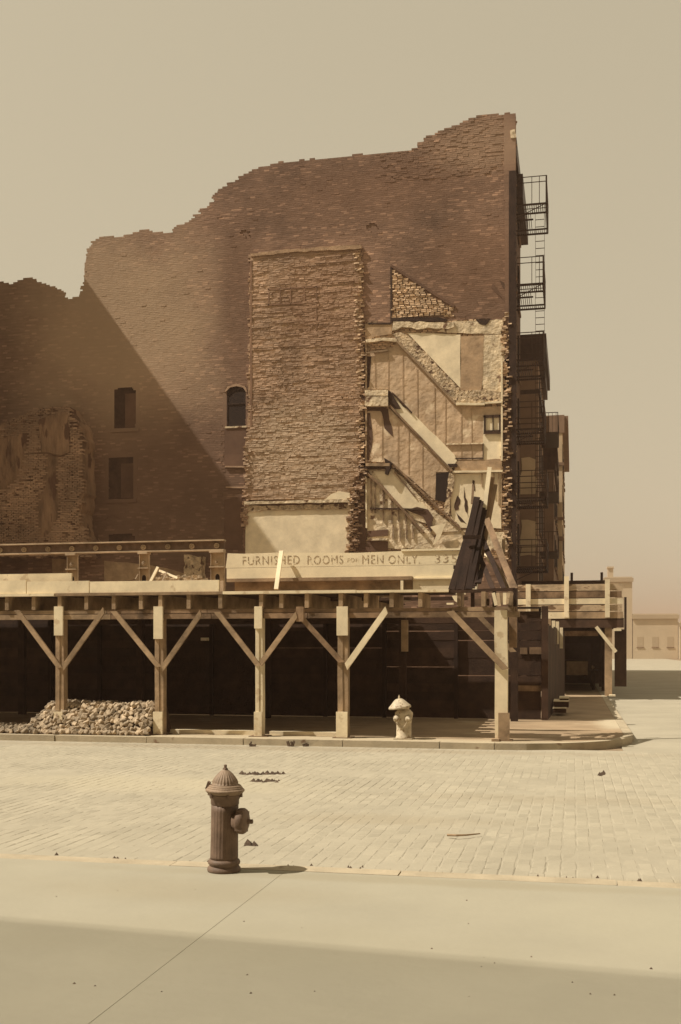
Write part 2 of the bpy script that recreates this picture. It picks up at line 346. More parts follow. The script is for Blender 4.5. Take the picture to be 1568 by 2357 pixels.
# ================================================================== THE TENEMENT WITH THE PARTY WALL
YW = 44.0
ten = thing('brick_tenement', (-11, YW + 3, 0), 'tall brick tenement whose scarred side wall faces the cleared lot, fire escapes on its front', 'building')
def WU(u, v, Y=YW): p = onY(u, v, Y); return (p.x, p.z)
outline_uv = [(-60, 640), (20, 652), (70, 640), (110, 655), (130, 663), (150, 678), (162, 690), (176, 684), (188, 668), (196, 645), (194, 610), (200, 575), (212, 555), (232, 545), (300, 541), (322, 530), (350, 531), (362, 537),
              (392, 535), (402, 522), (430, 510), (455, 490), (490, 462), (496, 444), (530, 420), (560, 402), (600, 386), (630, 375), (790, 359), (900, 350), (950, 346), (962, 330), (985, 313), (1010, 300), (1060, 284), (1088, 268), (1110, 264), (1187, 260)]
outline = [WU(*p) for p in outline_uv] + [(WU(1187, 260)[0], 0), (WU(-60, 640)[0], 0)]
# a brick wall body just behind the brick faces, stepped in at the top
xr = WU(1187, 260)[0]
core_uv = [(u, v + 9) for u, v in outline_uv]; core_uv[-1] = (1184, 269)
core = [WU(*p) for p in core_uv] + [(xr - .05, 0), (WU(-60, 640)[0], 0)]
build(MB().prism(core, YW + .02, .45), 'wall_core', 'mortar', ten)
# brick courses
BP, BH = .225, .0765
x0, x1, z0, z1 = WU(-60, 600)[0], xr, 1.0, 23.7
cx, cz = [], []
nz_ = int((z1 - z0) / BH)
for k in range(nz_):
    off = (BP / 2 if k % 2 else 0)
    xx = np.arange(x0 + RNG.uniform(0, BP), x1, BP) + RNG.uniform(-.02, .02, len(np.arange(x0 + 0, x1 + BP, BP)))[:1].sum(); cx.append(xx); cz.append(np.full(len(xx), z0 + (k + .5) * BH))
cx = np.concatenate(cx); cz = np.concatenate(cz)
jx = cx + RNG.uniform(-.02, .02, len(cx)); keep = inpoly(jx, cz + RNG.uniform(-.03, .03, len(cz)), outline) & (cx < xr - .04)
wins = {'open_window': [(522, 898), (530, 891), (545, 888), (560, 891), (567, 899), (566, 980), (522, 980)],
        'w2': [(263, 900), (290, 890), (314, 900), (312, 985), (263, 985)], 'w3': [(250, 1052), (307, 1050), (308, 1148), (252, 1150)],
        'w4': [(250, 1240), (262, 1228), (300, 1226), (312, 1238), (312, 1262), (250, 1262)], 'hole': [(248, 1192), (262, 1188), (272, 1194), (268, 1198), (250, 1198)],
        'h2': [(848, 522), (858, 514), (868, 524), (860, 534)], 'h3': [(558, 530), (564, 532), (576, 548), (572, 550)]}
for w in wins.values():
    for dx_ in (-.09, 0, .09): keep &= ~inpoly(cx + dx_, cz, [WU(*p) for p in w])
flue = [WU(*p) for p in [(578, 585), (640, 578), (700, 573), (760, 569), (830, 565), (832, 740), (826, 1000), (830, 1080), (812, 1120), (800, 1149), (700, 1150), (570, 1150), (566, 1020), (572, 985), (575, 800)]]
tri = [WU(*p) for p in [(902, 620), (1045, 712), (1046, 727), (902, 732)]]
stair = [WU(*p) for p in [(842, 742), (902, 742), (902, 735), (1045, 738), (1160, 733), (1183, 715), (1184, 1285), (842, 1285), (826, 1250), (826, 1100), (832, 1060)]]
recess = [WU(*p) for p in [(515, 980), (568, 980), (566, 1150), (560, 1262), (515, 1262)]]
inF, inT, inS, inR = [inpoly(cx, cz, p) for p in (flue, tri, stair, recess)]
toprough = keep & (cx > WU(880, 300)[0]) & (cz > WU(880, 420)[1])
plain = keep & ~inF & ~inT & ~inS
n = plain.sum()
yf = YW - .008 - RNG.uniform(0, .004, len(cx)) ** 1.0 - (RNG.random(len(cx)) < .015) * RNG.uniform(0, .012, len(cx))
yf = np.where(toprough, yf - RNG.uniform(0, .02, len(cx)), yf); yf = np.where(inR, YW + .0, yf)
# the 300 largest single bricks: those standing proud in the flue scar are separate objects, the rest are joined
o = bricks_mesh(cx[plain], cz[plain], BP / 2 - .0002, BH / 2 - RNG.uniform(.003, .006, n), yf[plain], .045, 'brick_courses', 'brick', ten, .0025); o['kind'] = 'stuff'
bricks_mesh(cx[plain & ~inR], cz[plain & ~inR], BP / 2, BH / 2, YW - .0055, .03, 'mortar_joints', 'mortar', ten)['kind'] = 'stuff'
sel = keep & inF; idx = np.where(sel)[0]; n = len(idx)
roughd = np.array([noise.noise(Vector((cx[i] * .7, cz[i] * 6.0, 5))) + .5 * noise.noise(Vector((cx[i] * 2.5, cz[i] * 11.0, 9))) for i in idx])
yF = YW - .086 - .034 * roughd - RNG.uniform(0, .014, n)
build(MB().prism([tuple(p) for p in ragged(flue, .3, .04, 3)], YW - .075, .07), 'flue_mortar', 'mortar_light', ten)
k3 = RNG.permutation(n)[:290]; mask = np.ones(n, bool); mask[k3] = False
o = bricks_mesh(cx[idx[mask]] + RNG.uniform(-.015, .015, mask.sum()), cz[idx[mask]] + RNG.uniform(-.006, .006, mask.sum()), BP / 2 - RNG.uniform(-.012, .008, mask.sum()), BH / 2 - RNG.uniform(.002, .008, mask.sum()), yF[mask], .09, 'flue_brick_courses', 'brick_rough', ten, .009); o['kind'] = 'stuff'
bm_ = [build(MB().box(-BP / 2 + .005 + a, BP / 2 - .01, -.0, .1, -BH / 2 + .004, BH / 2 - .004 - a * .3), 'brick', 'brick_rough', mesh_only=True) for a in (0, .015, .03, .06)]
for j in k3:
    i = idx[j]; b = bpy.data.objects.new('brick', bm_[random.randrange(4)]); C.objects.link(b); b.parent = ten
    b.location = Vector((cx[i], yF[j] - random.uniform(.0, .02), cz[i])) - base(ten); b.rotation_euler = (random.uniform(-.08, .08), random.uniform(-.05, .05), random.uniform(-.15, .15))
idx = np.where(keep & inT)[0]; n = len(idx)
bricks_mesh(cx[idx], cz[idx], BP / 2 - RNG.uniform(.005, .03, n), BH / 2 - RNG.uniform(.004, .014, n), YW - .03 - RNG.uniform(0, .05, n), .06, 'patch_brick_courses', 'brick_light', ten, .012)['kind'] = 'stuff'
idx = np.where(keep & inS)[0]; n = len(idx)
bricks_mesh(cx[idx], cz[idx], BP / 2 - RNG.uniform(.005, .03, n), BH / 2 - RNG.uniform(.004, .014, n), YW - RNG.uniform(-.01, .03, n), .06, 'stair_brick_courses', 'brick_light', ten, .012)['kind'] = 'stuff'
# toothed edges: rows of broken bricks left where cross walls were torn out
def toothing(uv, wid, name, m, amp=.10, Y=YW, seed=0, dens=1.6):
    rnd = np.random.default_rng(seed); X, Z, Hf = [], [], []
    pts = [WU(*p, Y) for p in uv]
    for (a, b) in zip(pts[:-1], pts[1:]):
        zt, zb = max(a[1], b[1]), min(a[1], b[1]); z = zb
        while z < zt:
            t = (z - a[1]) / (b[1] - a[1]) if b[1] != a[1] else 0; xc = a[0] + (b[0] - a[0]) * t
            for q in range(int(dens) + (rnd.random() < dens % 1)):
                X.append(xc + rnd.uniform(-wid / 2, wid / 2)); Z.append(z)
            z += BH
    n = len(X); X = np.array(X); Z = np.array(Z)
    o = bricks_mesh(X, Z, rnd.uniform(.05, .12, n), BH / 2 - rnd.uniform(0, .015, n), Y - .02 - rnd.uniform(0, amp, n), amp + .05, name, m, ten, .02); o['kind'] = 'stuff'; return o
toothing([(826, 575), (828, 740), (834, 900), (832, 1060)], .30, 'toothing', 'brick_light', .14, seed=1)
toothing([(834, 740), (838, 900), (836, 1040)], .12, 'toothing', 'brick_rough', .16, seed=11, dens=.5)
toothing([(838, 1060), (826, 1130), (818, 1200), (812, 1275)], .5, 'toothing', 'brick_rough', .28, seed=2, dens=2.2)
toothing([(810, 1120), (808, 1200), (806, 1275)], .25, 'toothing', 'brick_light', .2, seed=3)
toothing([(572, 1020), (568, 1140), (565, 1210)], .25, 'toothing', 'brick_rough', .14, seed=4)
toothing([(1170, 720), (1164, 800), (1167, 900), (1168, 1000), (1168, 1150), (1170, 1290)], .28, 'toothing', 'brick_light', .16, seed=5, dens=.9)
toothing([(1160, 760), (1160, 900), (1162, 1060), (1160, 1160), (1164, 1240)], .14, 'toothing', 'brick_light', .12, seed=6, dens=.45)
# dark chase behind the toothing
patch([(832, 800), (843, 800), (843, 1075), (834, 1075), (836, 960)], 'dark_chase', 'wood_dark', ten, YW - .06, .045, (.3, .04), 2)
patch([(826, 1085), (843, 1095), (844, 1265), (824, 1265), (828, 1180)], 'dark_chase', 'brick_dark', ten, YW - .06, .05, (.3, .05), 5)
patch([(1160, 830), (1176, 815), (1177, 1290), (1160, 1200), (1158, 1000)], 'dark_chase', 'wood_dark', ten, YW - .06, .05, (.3, .07), 3)
# window openings: sunk boxes of dark glass with a sash
def opening(uv, name, sash=True):
    xs_, zs_ = zip(*[WU(*p) for p in uv]); a, b, c, d = min(xs_), max(xs_), min(zs_), max(zs_)
    w = build(MB().box(a, b, YW + .012, YW + .018, c, d), 'window', 'void', ten)
    if sash:
        f = MB(); m_ = (c + d) / 2 + .1
        f.box(a, a + .05, YW - .01, YW + .011, c, d - .08).box(b - .05, b, YW - .01, YW + .011, c, d - .08).box(a, b, YW - .012, YW + .01, m_ - .025, m_ + .025)
        build(f, 'sash', 'wood_black', w)
        build(MB().box(a - .06, b + .04, YW - .06, YW + .01, c - .07, c), 'sill', 'plaster_torn', w)
    return w
opening(wins['open_window'], 'w', True)
for k in ('w2', 'w3', 'w4'):
    xs_, zs_ = zip(*[WU(*p) for p in wins[k]]); w = build(MB().box(min(xs_), max(xs_), YW + .012, YW + .018, min(zs_), max(zs_)), 'window', 'wood_dark', ten)
    build(MB().box((min(xs_) + max(xs_)) / 2, max(xs_) - .02, YW - .002, YW + .010, min(zs_) + .05, max(zs_) - .3), 'shutter', 'brick_dark', w)
for k in ('w2', 'w3', 'w4', 'open_window'):
    xs_, zs_ = zip(*[WU(*p) for p in wins[k]]); a, b, c, d = min(xs_), max(xs_), min(zs_), max(zs_)
    d2 = d - .12 if k == 'open_window' else d
    mb = MB().box(a - .17, a + .012, YW - .016, YW + .015, c - .08, d2).box(b - .012, b + .17, YW - .016, YW + .015, c - .08, d2)
    if k != 'open_window': mb.box(a - .13, b + .13, YW - .02, YW + .015, d - .03, d + .12).box(a - .13, b + .13, YW - .05, YW + .015, c - .15, c - .0)
    build(mb, 'window_surround', 'mortar', ten)
# arch of the open window
a = [WU(518, 903), WU(524, 890), WU(545, 883), WU(566, 890), WU(571, 903), WU(566, 901), WU(560, 892), WU(545, 889), WU(530, 892), WU(523, 900)]
build(MB().prism(a, YW - .05, .04), 'window_arch', 'brick_rough', ten)
patch([(517, 984), (568, 984), (566, 1046), (517, 1046)], 'bricked_panel', 'brick_dark', ten, YW - .028, .02)
patch([(517, 1046), (567, 1046), (567, 1072), (517, 1072)], 'bricked_panel', 'brick_dark', ten, YW - .034, .02)
patch([(518, 1072), (567, 1072), (567, 1076), (518, 1075)], 'lintel', 'brick_rough', ten, YW - .07, .05)
patch([(520, 1119), (567, 1119), (567, 1123), (520, 1123)], 'lintel', 'brick_rough', ten, YW - .07, .05)
patch([(516, 1150), (558, 1140), (558, 1266), (516, 1266)], 'sooty_panel', 'brick_dark', ten, YW - .03, .02, (.3, .04), 8)
# faint flue outlines inside the scar
for uv in ([(617, 664), (735, 658), (735, 661), (617, 667)], [(616, 700), (728, 694), (728, 697), (616, 703)], [(617, 664), (620, 664), (620, 702), (617, 702)], [(644, 662), (646, 662), (646, 700), (644, 700)], [(668, 661), (670, 661), (670, 699), (668, 699)], [(700, 660), (702, 660), (702, 697), (700, 697)], [(727, 658), (729, 658), (729, 760), (727, 760)], [(576, 600), (580, 600), (580, 980), (576, 980)]):
    patch(uv, 'flue_seam', 'seam', ten, YW - .115, .06, (.2, .012), 1)
patch([(576, 583), (640, 576), (832, 563), (832, 571), (760, 575), (640, 583), (578, 590)], 'roof_scar', 'mortar_light', ten, YW - .15, .12, (.25, .035), 4)
# lower white room plaster and the ledge above it
patch([(566, 1173), (700, 1168), (806, 1166), (805, 1275), (565, 1275)], 'room_plaster', 'plaster', ten, YW - .04, .03, (.6, .02), 4)
patch([(568, 1163), (640, 1163), (808, 1160), (808, 1170), (566, 1175)], 'broken_band', 'rubble', ten, YW - .10, .09, (.2, .03), 6)
patch([(562, 1154), (700, 1150), (800, 1149), (806, 1156), (640, 1158), (562, 1161)], 'ledge', 'plaster_torn', ten, YW - .17, .15, (.3, .02), 7)
patch([(748, 1150), (762, 1137), (780, 1130), (806, 1134), (806, 1150)], 'plaster_patch', 'plaster', ten, YW - .155, .05, (.25, .03), 9)
# ---- stair side
pt = lambda *a, **k: patch(*a, **k)
pt([(840, 745), (902, 745), (902, 768), (860, 775), (842, 790)], 'plaster_patch', 'plaster_brown', ten, YW - .05, .03, (.3, .04), 1)
build(MB().box(WU(899, 700)[0], WU(903, 700)[0], YW - .06, YW, WU(900, 745)[1], WU(900, 614)[1]), 'chase_post', 'wood_dark', ten)
build(MB().bar(Vector((WU(901, 612)[0], YW - .03, WU(901, 612)[1])), Vector((WU(1046, 706)[0], YW - .03, WU(1046, 706)[1])), .10, .07), 'stair_scar', 'brick_dark', ten)
patch([(903, 731), (1010, 730), (1030, 735), (1028, 739), (903, 739)], 'timber', 'wood_black', ten, YW - .09, .08)
patch([(905, 740), (1000, 742), (1044, 740), (1046, 752), (1030, 757), (985, 753), (960, 758), (925, 752), (903, 760)], 'torn_edge', 'plaster_torn', ten, YW - .12, .1, (.2, .04), 5)
patch([(1046, 739), (1160, 736), (1152, 768), (1046, 766), (1010, 762)], 'plaster_patch', 'plaster_torn', ten, YW - .06, .04, (.25, .03), 3)
patch([(1094, 734), (1130, 733), (1118, 748), (1104, 745)], 'broken_lath', 'wood_dark', ten, YW - .075, .01, (.1, .02), 3)
patch([(848, 742), (900, 742), (900, 746), (848, 746)], 'timber', 'wood_dark', ten, YW - .08, .07)
patch([(938, 766), (1060, 770), (1060, 893)], 'room_plaster', 'plaster', ten, YW - .045, .03, (.8, .015), 2)
patch([(1060, 774), (1114, 772), (1112, 860), (1108, 899), (1060, 900)], 'brown_panel', 'plaster_brown', ten, YW - .055, .035, (.5, .03), 3)
patch([(1114, 770), (1154, 768), (1162, 800), (1163, 921), (1118, 905), (1111, 890)], 'plaster_patch', 'plaster_torn', ten, YW - .05, .035, (.25, .03), 4)
patch([(905, 768), (920, 764), (940, 772), (1058, 893), (1054, 906), (1052, 920), (1044, 922), (915, 784)], 'torn_stair_edge', 'rubble', ten, YW - .10, .08, (.2, .035), 5)
patch([(1046, 900), (1090, 897), (1118, 893), (1120, 898), (1162, 902), (1162, 924), (1060, 928), (1050, 926)], 'floor_rubble', 'rubble', ten, YW - .13, .1, (.2, .03), 6)
# wallpaper zone one and two: wood panels laid side by side
zone1 = [(843, 812), (880, 806), (905, 800), (914, 788), (1050, 932), (1112, 936), (1155, 936), (1155, 958), (1112, 958), (1112, 1058), (1048, 1060), (905, 906), (893, 896), (843, 896)]
zone2 = [(843, 948), (893, 936), (1042, 1086), (1004, 1087), (1002, 1152), (905, 1066), (843, 1062)]
zp = []
for zi, zn in enumerate((zone1, zone2)):
    pts = [WU(*p) for p in zn]
    build(MB().prism(ragged(pts, .5, .012, zi), YW - .045, .03), 'plaster_panel', 'plaster_tan', ten)
def seam(u0, v0, u1, v1, w=.03, t=.02, m='wood_grey', Y=None, name='batten'):
    Y = Y or YW - .06; a, b = onY(u0, v0, Y), onY(u1, v1, Y)
    return build(MB().bar(a, b, w, t, seg=3, jit=.006), name, m, ten)
for (u, a, b) in ((863, 812, 892), (894, 800, 896), (927, 812, 925), (960, 848, 960), (1000, 890, 1000), (1025, 915, 1025), (1062, 940, 1056), (1085, 940, 1056)): seam(u, a, u + random.uniform(-1, 1), b, .014, .012, 'plaster_brown')
for (u, a, b) in ((880, 960, 1055), (916, 970, 1065), (941, 990, 1090), (972, 1022, 1120)): seam(u, a, u + random.uniform(-1, 1), b, .014, .012, 'plaster_brown')
seam(843, 785, 843, 896, .07, .06, 'wood'); seam(843, 940, 843, 1062, .07, .06, 'wood')
patch([(844, 820), (855, 820), (850, 890), (844, 895)], 'soot_streak', 'wood_dark', ten, YW - .052, .005)
patch([(868, 936), (893, 940), (905, 1005), (899, 1000), (885, 985), (879, 950)], 'soot_streak', 'brick_dark', ten, YW - .058, .012, (.2, .03), 4)
patch([(844, 950), (852, 950), (858, 1010), (850, 1062), (844, 1062)], 'soot_streak', 'brick_dark', ten, YW - .055, .008, (.3, .03), 5)
def stringer(uvs, w, t, m, name, Y=YW - .12):
    P = [onY(u, v, Y) for u, v in uvs]
    for a, b in zip(P[:-1], P[1:]): build(MB().bar(a, b, w, t, seg=4, jit=.008), name, m, ten)
stringer([(843, 786), (880, 781), (914, 784)], .12, .16, 'plaster_torn', 'stair_stringer')
stringer([(914, 785), (1050, 930)], .09, .16, 'wood', 'stair_stringer')
stringer([(1050, 930), (1116, 930)], .09, .18, 'plaster', 'stair_stringer'); stringer([(1116, 928), (1156, 925)], .07, .12, 'plaster', 'stair_stringer')
stringer([(843, 812), (893, 806)], .05, .06, 'wood', 'stair_stringer')
# landing one
patch([(840, 897), (893, 897), (893, 910), (840, 910)], 'landing', 'plaster_torn', ten, YW - .2, .18)
patch([(840, 912), (893, 912), (893, 934), (840, 934)], 'landing', 'plaster_torn', ten, YW - .26, .24)
patch([(893, 898), (903, 905), (922, 940), (908, 940), (893, 930)], 'landing_break', 'wood_dark', ten, YW - .14, .1, (.15, .03), 3)
patch([(848, 934), (890, 934), (888, 945), (848, 945)], 'dark_gap', 'brick_dark', ten, YW - .07, .03)
# stair strip two
patch([(905, 906), (928, 936), (945, 945), (1046, 1046), (1052, 1060), (1038, 1080), (1020, 1066), (898, 934)], 'stair_band', 'plaster', ten, YW - .09, .05, (.35, .02), 4)
stringer([(903, 904), (948, 950)], .06, .1, 'wood_dark', 'stair_stringer'); stringer([(898, 934), (1041, 1084)], .08, .18, 'wood_grey', 'stair_stringer')
patch([(1048, 1060), (1155, 1056), (1155, 1084), (1046, 1086)], 'floor_rubble', 'plaster_brown', ten, YW - .08, .06, (.25, .02), 3)
patch([(1030, 1067), (1052, 1067), (1052, 1074), (1034, 1074)], 'timber', 'wood_black', ten, YW - .16, .08)
stringer([(1042, 1086), (1157, 1084)], .08, .12, 'plaster', 'stair_stringer')
# landing two
stringer([(843, 1070), (898, 1070)], .12, .24, 'wood', 'landing_beam', YW - .18); stringer([(840, 1077), (898, 1077)], .07, .16, 'wood_dark', 'landing_beam', YW - .16)
patch([(884, 1053), (902, 1064), (897, 1080), (892, 1092), (886, 1090), (888, 1070)], 'broken_bracket', 'wood_black', ten, YW - .3, .2)
# stair strip three
patch([(846, 1080), (905, 1078), (965, 1140), (1000, 1175), (1058, 1216), (1062, 1222), (990, 1226), (985, 1206), (935, 1190), (900, 1140), (850, 1090)], 'stair_band', 'plaster_torn', ten, YW - .08, .05, (.3, .03), 8)
patch([(860, 1084), (900, 1084), (985, 1172), (960, 1185), (925, 1170), (885, 1120)], 'stair_band', 'plaster', ten, YW - .095, .02, (.3, .03), 9)
stringer([(905, 1068), (998, 1158), (1062, 1218)], .07, .16, 'wood_grey', 'stair_stringer'); stringer([(908, 1085), (955, 1142)], .05, .07, 'wood_grey', 'stair_stringer')
stringer([(846, 1090), (880, 1120), (975, 1225)], .1, .16, 'wood_grey', 'stair_stringer')
stringer([(830, 1070), (850, 1096)], .22, .12, 'wood_dark', 'stair_stringer')
patch([(844, 1098), (865, 1103), (940, 1180), (990, 1225), (996, 1262), (846, 1262)], 'stair_wall', 'plaster_torn', ten, YW - .05, .03, (.3, .02), 10)
for (u, a, b) in ((854, 1100, 1180), (863, 1104, 1180), (882, 1126, 1200), (901, 1146, 1205), (917, 1160, 1200), (934, 1180, 1205), (950, 1186, 1206), (905, 1208, 1240), (921, 1206, 1245), (936, 1208, 1240), (950, 1210, 1240)):
    seam(u, a, u + random.uniform(-1, 2), b, .035, .05, 'wood_grey', YW - .09, 'stud')
stringer([(852, 1170), (975, 1172)], .06, .1, 'wood_dark', 'rail'); seam(843, 1095, 844, 1215, .06, .08, 'plaster', YW - .1, 'stud')
patch([(935, 1172), (960, 1166), (985, 1172), (998, 1190), (992, 1225), (975, 1190), (950, 1180)], 'broken_soffit', 'brick_dark', ten, YW - .12, .05, (.2, .03), 4)
patch([(846, 1222), (893, 1218), (893, 1232), (846, 1236)], 'dark_gap', 'brick_dark', ten, YW - .08, .03); stringer([(848, 1242), (892, 1241)], .08, .14, 'plaster_torn', 'landing_beam')
patch([(846, 1243), (893, 1246), (893, 1266), (840, 1270)], 'dark_gap', 'brick_dark', ten, YW - .08, .03)
patch([(1026, 1204), (1012, 1240), (995, 1256), (1005, 1230), (990, 1212)], 'hanging_plaster', 'plaster', ten, YW - .25, .04)
patch([(990, 1222), (1062, 1220), (1180, 1226), (1180, 1268), (990, 1265)], 'plaster_patch', 'plaster_torn', ten, YW - .045, .03, (.3, .03), 2)
# doorway void, torn lath and lower right rooms
patch([(1004, 1090), (1034, 1086), (1030, 1110), (1032, 1135), (1024, 1155), (1002, 1150)], 'doorway', 'void', ten, YW - .055, .03, (.3, .02), 4)
patch([(1034, 1088), (1046, 1090), (1044, 1120), (1036, 1150), (1034, 1180), (1050, 1200), (1062, 1214), (1040, 1205), (1022, 1175), (1028, 1130)], 'torn_lath', 'rubble', ten, YW - .14, .1, (.2, .04), 5)
patch([(1044, 1090), (1153, 1088), (1154, 1216), (1060, 1214), (1040, 1190), (1038, 1140)], 'room_plaster', 'plaster', ten, YW - .06, .03, (.4, .02), 7)
for uv in ([(1046, 1160), (1054, 1140), (1060, 1150), (1056, 1172), (1048, 1175)], [(1088, 1104), (1093, 1106), (1094, 1130), (1090, 1128)], [(1050, 1178), (1066, 1196), (1074, 1206), (1060, 1200)], [(1068, 1120), (1076, 1160), (1078, 1190), (1070, 1170)], [(1090, 1150), (1096, 1160), (1094, 1190), (1088, 1175)]):
    patch(uv, 'broken_lath', 'wood_dark', ten, YW - .07, .01, (.12, .03), len(uv))
for (u, a, b) in ((1110, 1090, 1120), (1137, 1088, 1145), (1154, 1085, 1180), (1148, 1090, 1162)): seam(u, a, u, b, .04, .05, 'plaster_brown', YW - .08, 'stud')
patch([(1112, 960), (1156, 955), (1157, 1058), (1112, 1058)], 'room_plaster', 'plaster', ten, YW - .05, .03)
fr = MB(); a_, b_ = WU(1114, 994), WU(1152, 955)
for bx in ((a_[0], a_[0] + .08, a_[1], b_[1]), (b_[0] - .05, b_[0] + .02, a_[1], b_[1]), (a_[0], b_[0], b_[1] - .1, b_[1]), (a_[0], b_[0], a_[1] - .04, a_[1] + .04), ((a_[0] + b_[0]) / 2 + .02, (a_[0] + b_[0]) / 2 + .06, a_[1], b_[1])):
    fr.box(bx[0], bx[1], YW - .11, YW - .055, bx[2], bx[3])
build(fr, 'window_frame', 'wood_dark', ten)
seam(1155, 830, 1155, 1060, .07, .09, 'plaster', YW - .1, 'stud'); seam(1113, 997, 1157, 996, .05, .06, 'wood_dark', YW - .1, 'rail')
seam(1027, 1022, 1112, 1020, .05, .06, 'plaster_torn', YW - .09, 'rail'); seam(1048, 1055, 1112, 1054, .04, .04, 'wood_dark', YW - .08, 'rail'); seam(1112, 1020, 1112, 1056, .03, .04, 'wood_dark', YW - .08, 'stud')
patch([(1130, 660), (1136, 652), (1146, 668), (1165, 695), (1160, 692), (1140, 672)], 'roof_scar', 'brick_dark', ten, YW - .04, .02, (.2, .03), 2)
patch([(1150, 645), (1160, 650), (1166, 668), (1158, 662)], 'roof_scar', 'brick_dark', ten, YW - .04, .02, (.2, .03), 6)
# corner pilaster, dark chase and pale block
build(MB().box(WU(1160, 400)[0], xr, YW - .055, YW + .3, 19.9, WU(1187, 262)[1]), 'corner_pier', 'brick', ten)
build(MB().box(WU(1162, 400)[0], WU(1171.5, 400)[0], YW - .06, YW - .0, 12, 19.9), 'corner_pier', 'brick', ten)
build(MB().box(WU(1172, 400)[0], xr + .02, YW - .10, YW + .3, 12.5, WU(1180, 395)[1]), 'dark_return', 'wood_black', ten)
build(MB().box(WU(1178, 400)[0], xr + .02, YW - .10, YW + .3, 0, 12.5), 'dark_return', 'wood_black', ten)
patch([(1174, 300), (1186, 298), (1188, 316), (1176, 318)], 'pale_block', 'plaster_torn', ten, YW - .09, .06, (.1, .02), 2)
# lower left: plaster remains and wall scraps above the deck
patch([(240, 1290), (340, 1298), (420, 1318), (470, 1325), (470, 1400), (240, 1400)], 'plaster_patch', 'plaster_brown', ten, YW - .04, .03, (.4, .03), 3)
patch([(424, 1276), (466, 1280), (464, 1400), (426, 1400)], 'torn_pier', 'rubble', ten, YW - .5, .45, (.2, .05), 6)
patch([(120, 1282), (160, 1285), (160, 1400), (120, 1400)], 'plaster_patch', 'plaster_brown', ten, YW - .04, .03, (.4, .03), 8)
# torn stub wall at far left
stub = [(40, 960), (70, 945), (105, 940), (134, 935), (160, 936), (178, 968), (192, 1010), (188, 1040), (190, 1080), (194, 1120), (185, 1180), (190, 1210), (205, 1240), (206, 1280), (-40, 1280), (-40, 1000)]
pts = [WU(*p, YW - 1.2) for p in stub]
build(MB().prism(ragged(pts, .2, .07, 4), YW - 1.2, 1.2), 'torn_stub_wall', 'stub', ten)
sx, sz = np.meshgrid(np.arange(-30, -18, BP), np.arange(2.5, 13, BH)); sx = (sx + (np.arange(sx.shape[0])[:, None] % 2) * BP / 2).ravel(); sz = sz.ravel()
dn = np.array([noise.noise(Vector((a * .8, b * .35, 7))) for a, b in zip(sx, sz)])
kk = inpoly(sx, sz, ragged(pts, .2, .1, 8)) & (dn > -.22) & (RNG.random(len(sx)) < .9); m = kk.sum()
bricks_mesh(sx[kk] + RNG.uniform(-.02, .02, m), sz[kk], BP / 2 - RNG.uniform(.0, .03, m), BH / 2 - RNG.uniform(.002, .012, m), YW - 1.23 - .12 * dn[kk] - RNG.uniform(0, .03, m), .25, 'stub_brick_courses', 'brick_rough', ten, .01)['kind'] = 'stuff'
patch([(90, 965), (150, 946), (158, 955), (160, 1040), (140, 1048), (95, 1040)], 'plaster_patch', 'stub', ten, YW - 1.30, .03, (.3, .04), 5)
# body of the tenement behind, front and cornice
FX = -2.5; YB = 51.8
build(MB().box(XY(1020, YW), FX, YW + .48, YB, 0, 22.0), 'rear_body', 'brick_dark', ten); build(MB().box(-13, XY(1020, YW) - .01, YW + .48, YB, 0, 17.0), 'rear_body', 'brick_dark', ten)
facade = build(MB().box(FX, FX + .06, YW + .48, YB, .2, 22.3), 'front_wall', 'brick_dark', ten)
cor = build(MB().box(FX - .1, FX + .42, YB - 5.5, YB, 20.9, 21.9).box(FX - .1, FX + .25, YW + .47, YB, 21.9, 22.6).box(FX - .1, FX + .16, YW + .47, YB, 22.6, 23.3), 'cornice', 'iron', ten)
for k, zf in enumerate((20.0, 16.8, 13.7, 10.9, 8.1, 5.3)):
    for yc in (46.0, 49.6):
        w = build(MB().box(FX + .061, FX + .12, yc - .55, yc + .55, zf + .35, zf + 2.2), 'window', 'void', ten)
        build(MB().box(FX + .1, FX + .17, yc - .65, yc + .65, zf + .22, zf + .34), 'sill', 'far_wall', w); build(MB().box(FX + .121, FX + .14, yc - .03, yc + .03, zf + .35, zf + 2.2).box(FX + .121, FX + .14, yc - .55, yc + .55, zf + 1.25, zf + 1.31), 'sash', 'far_wall', w)
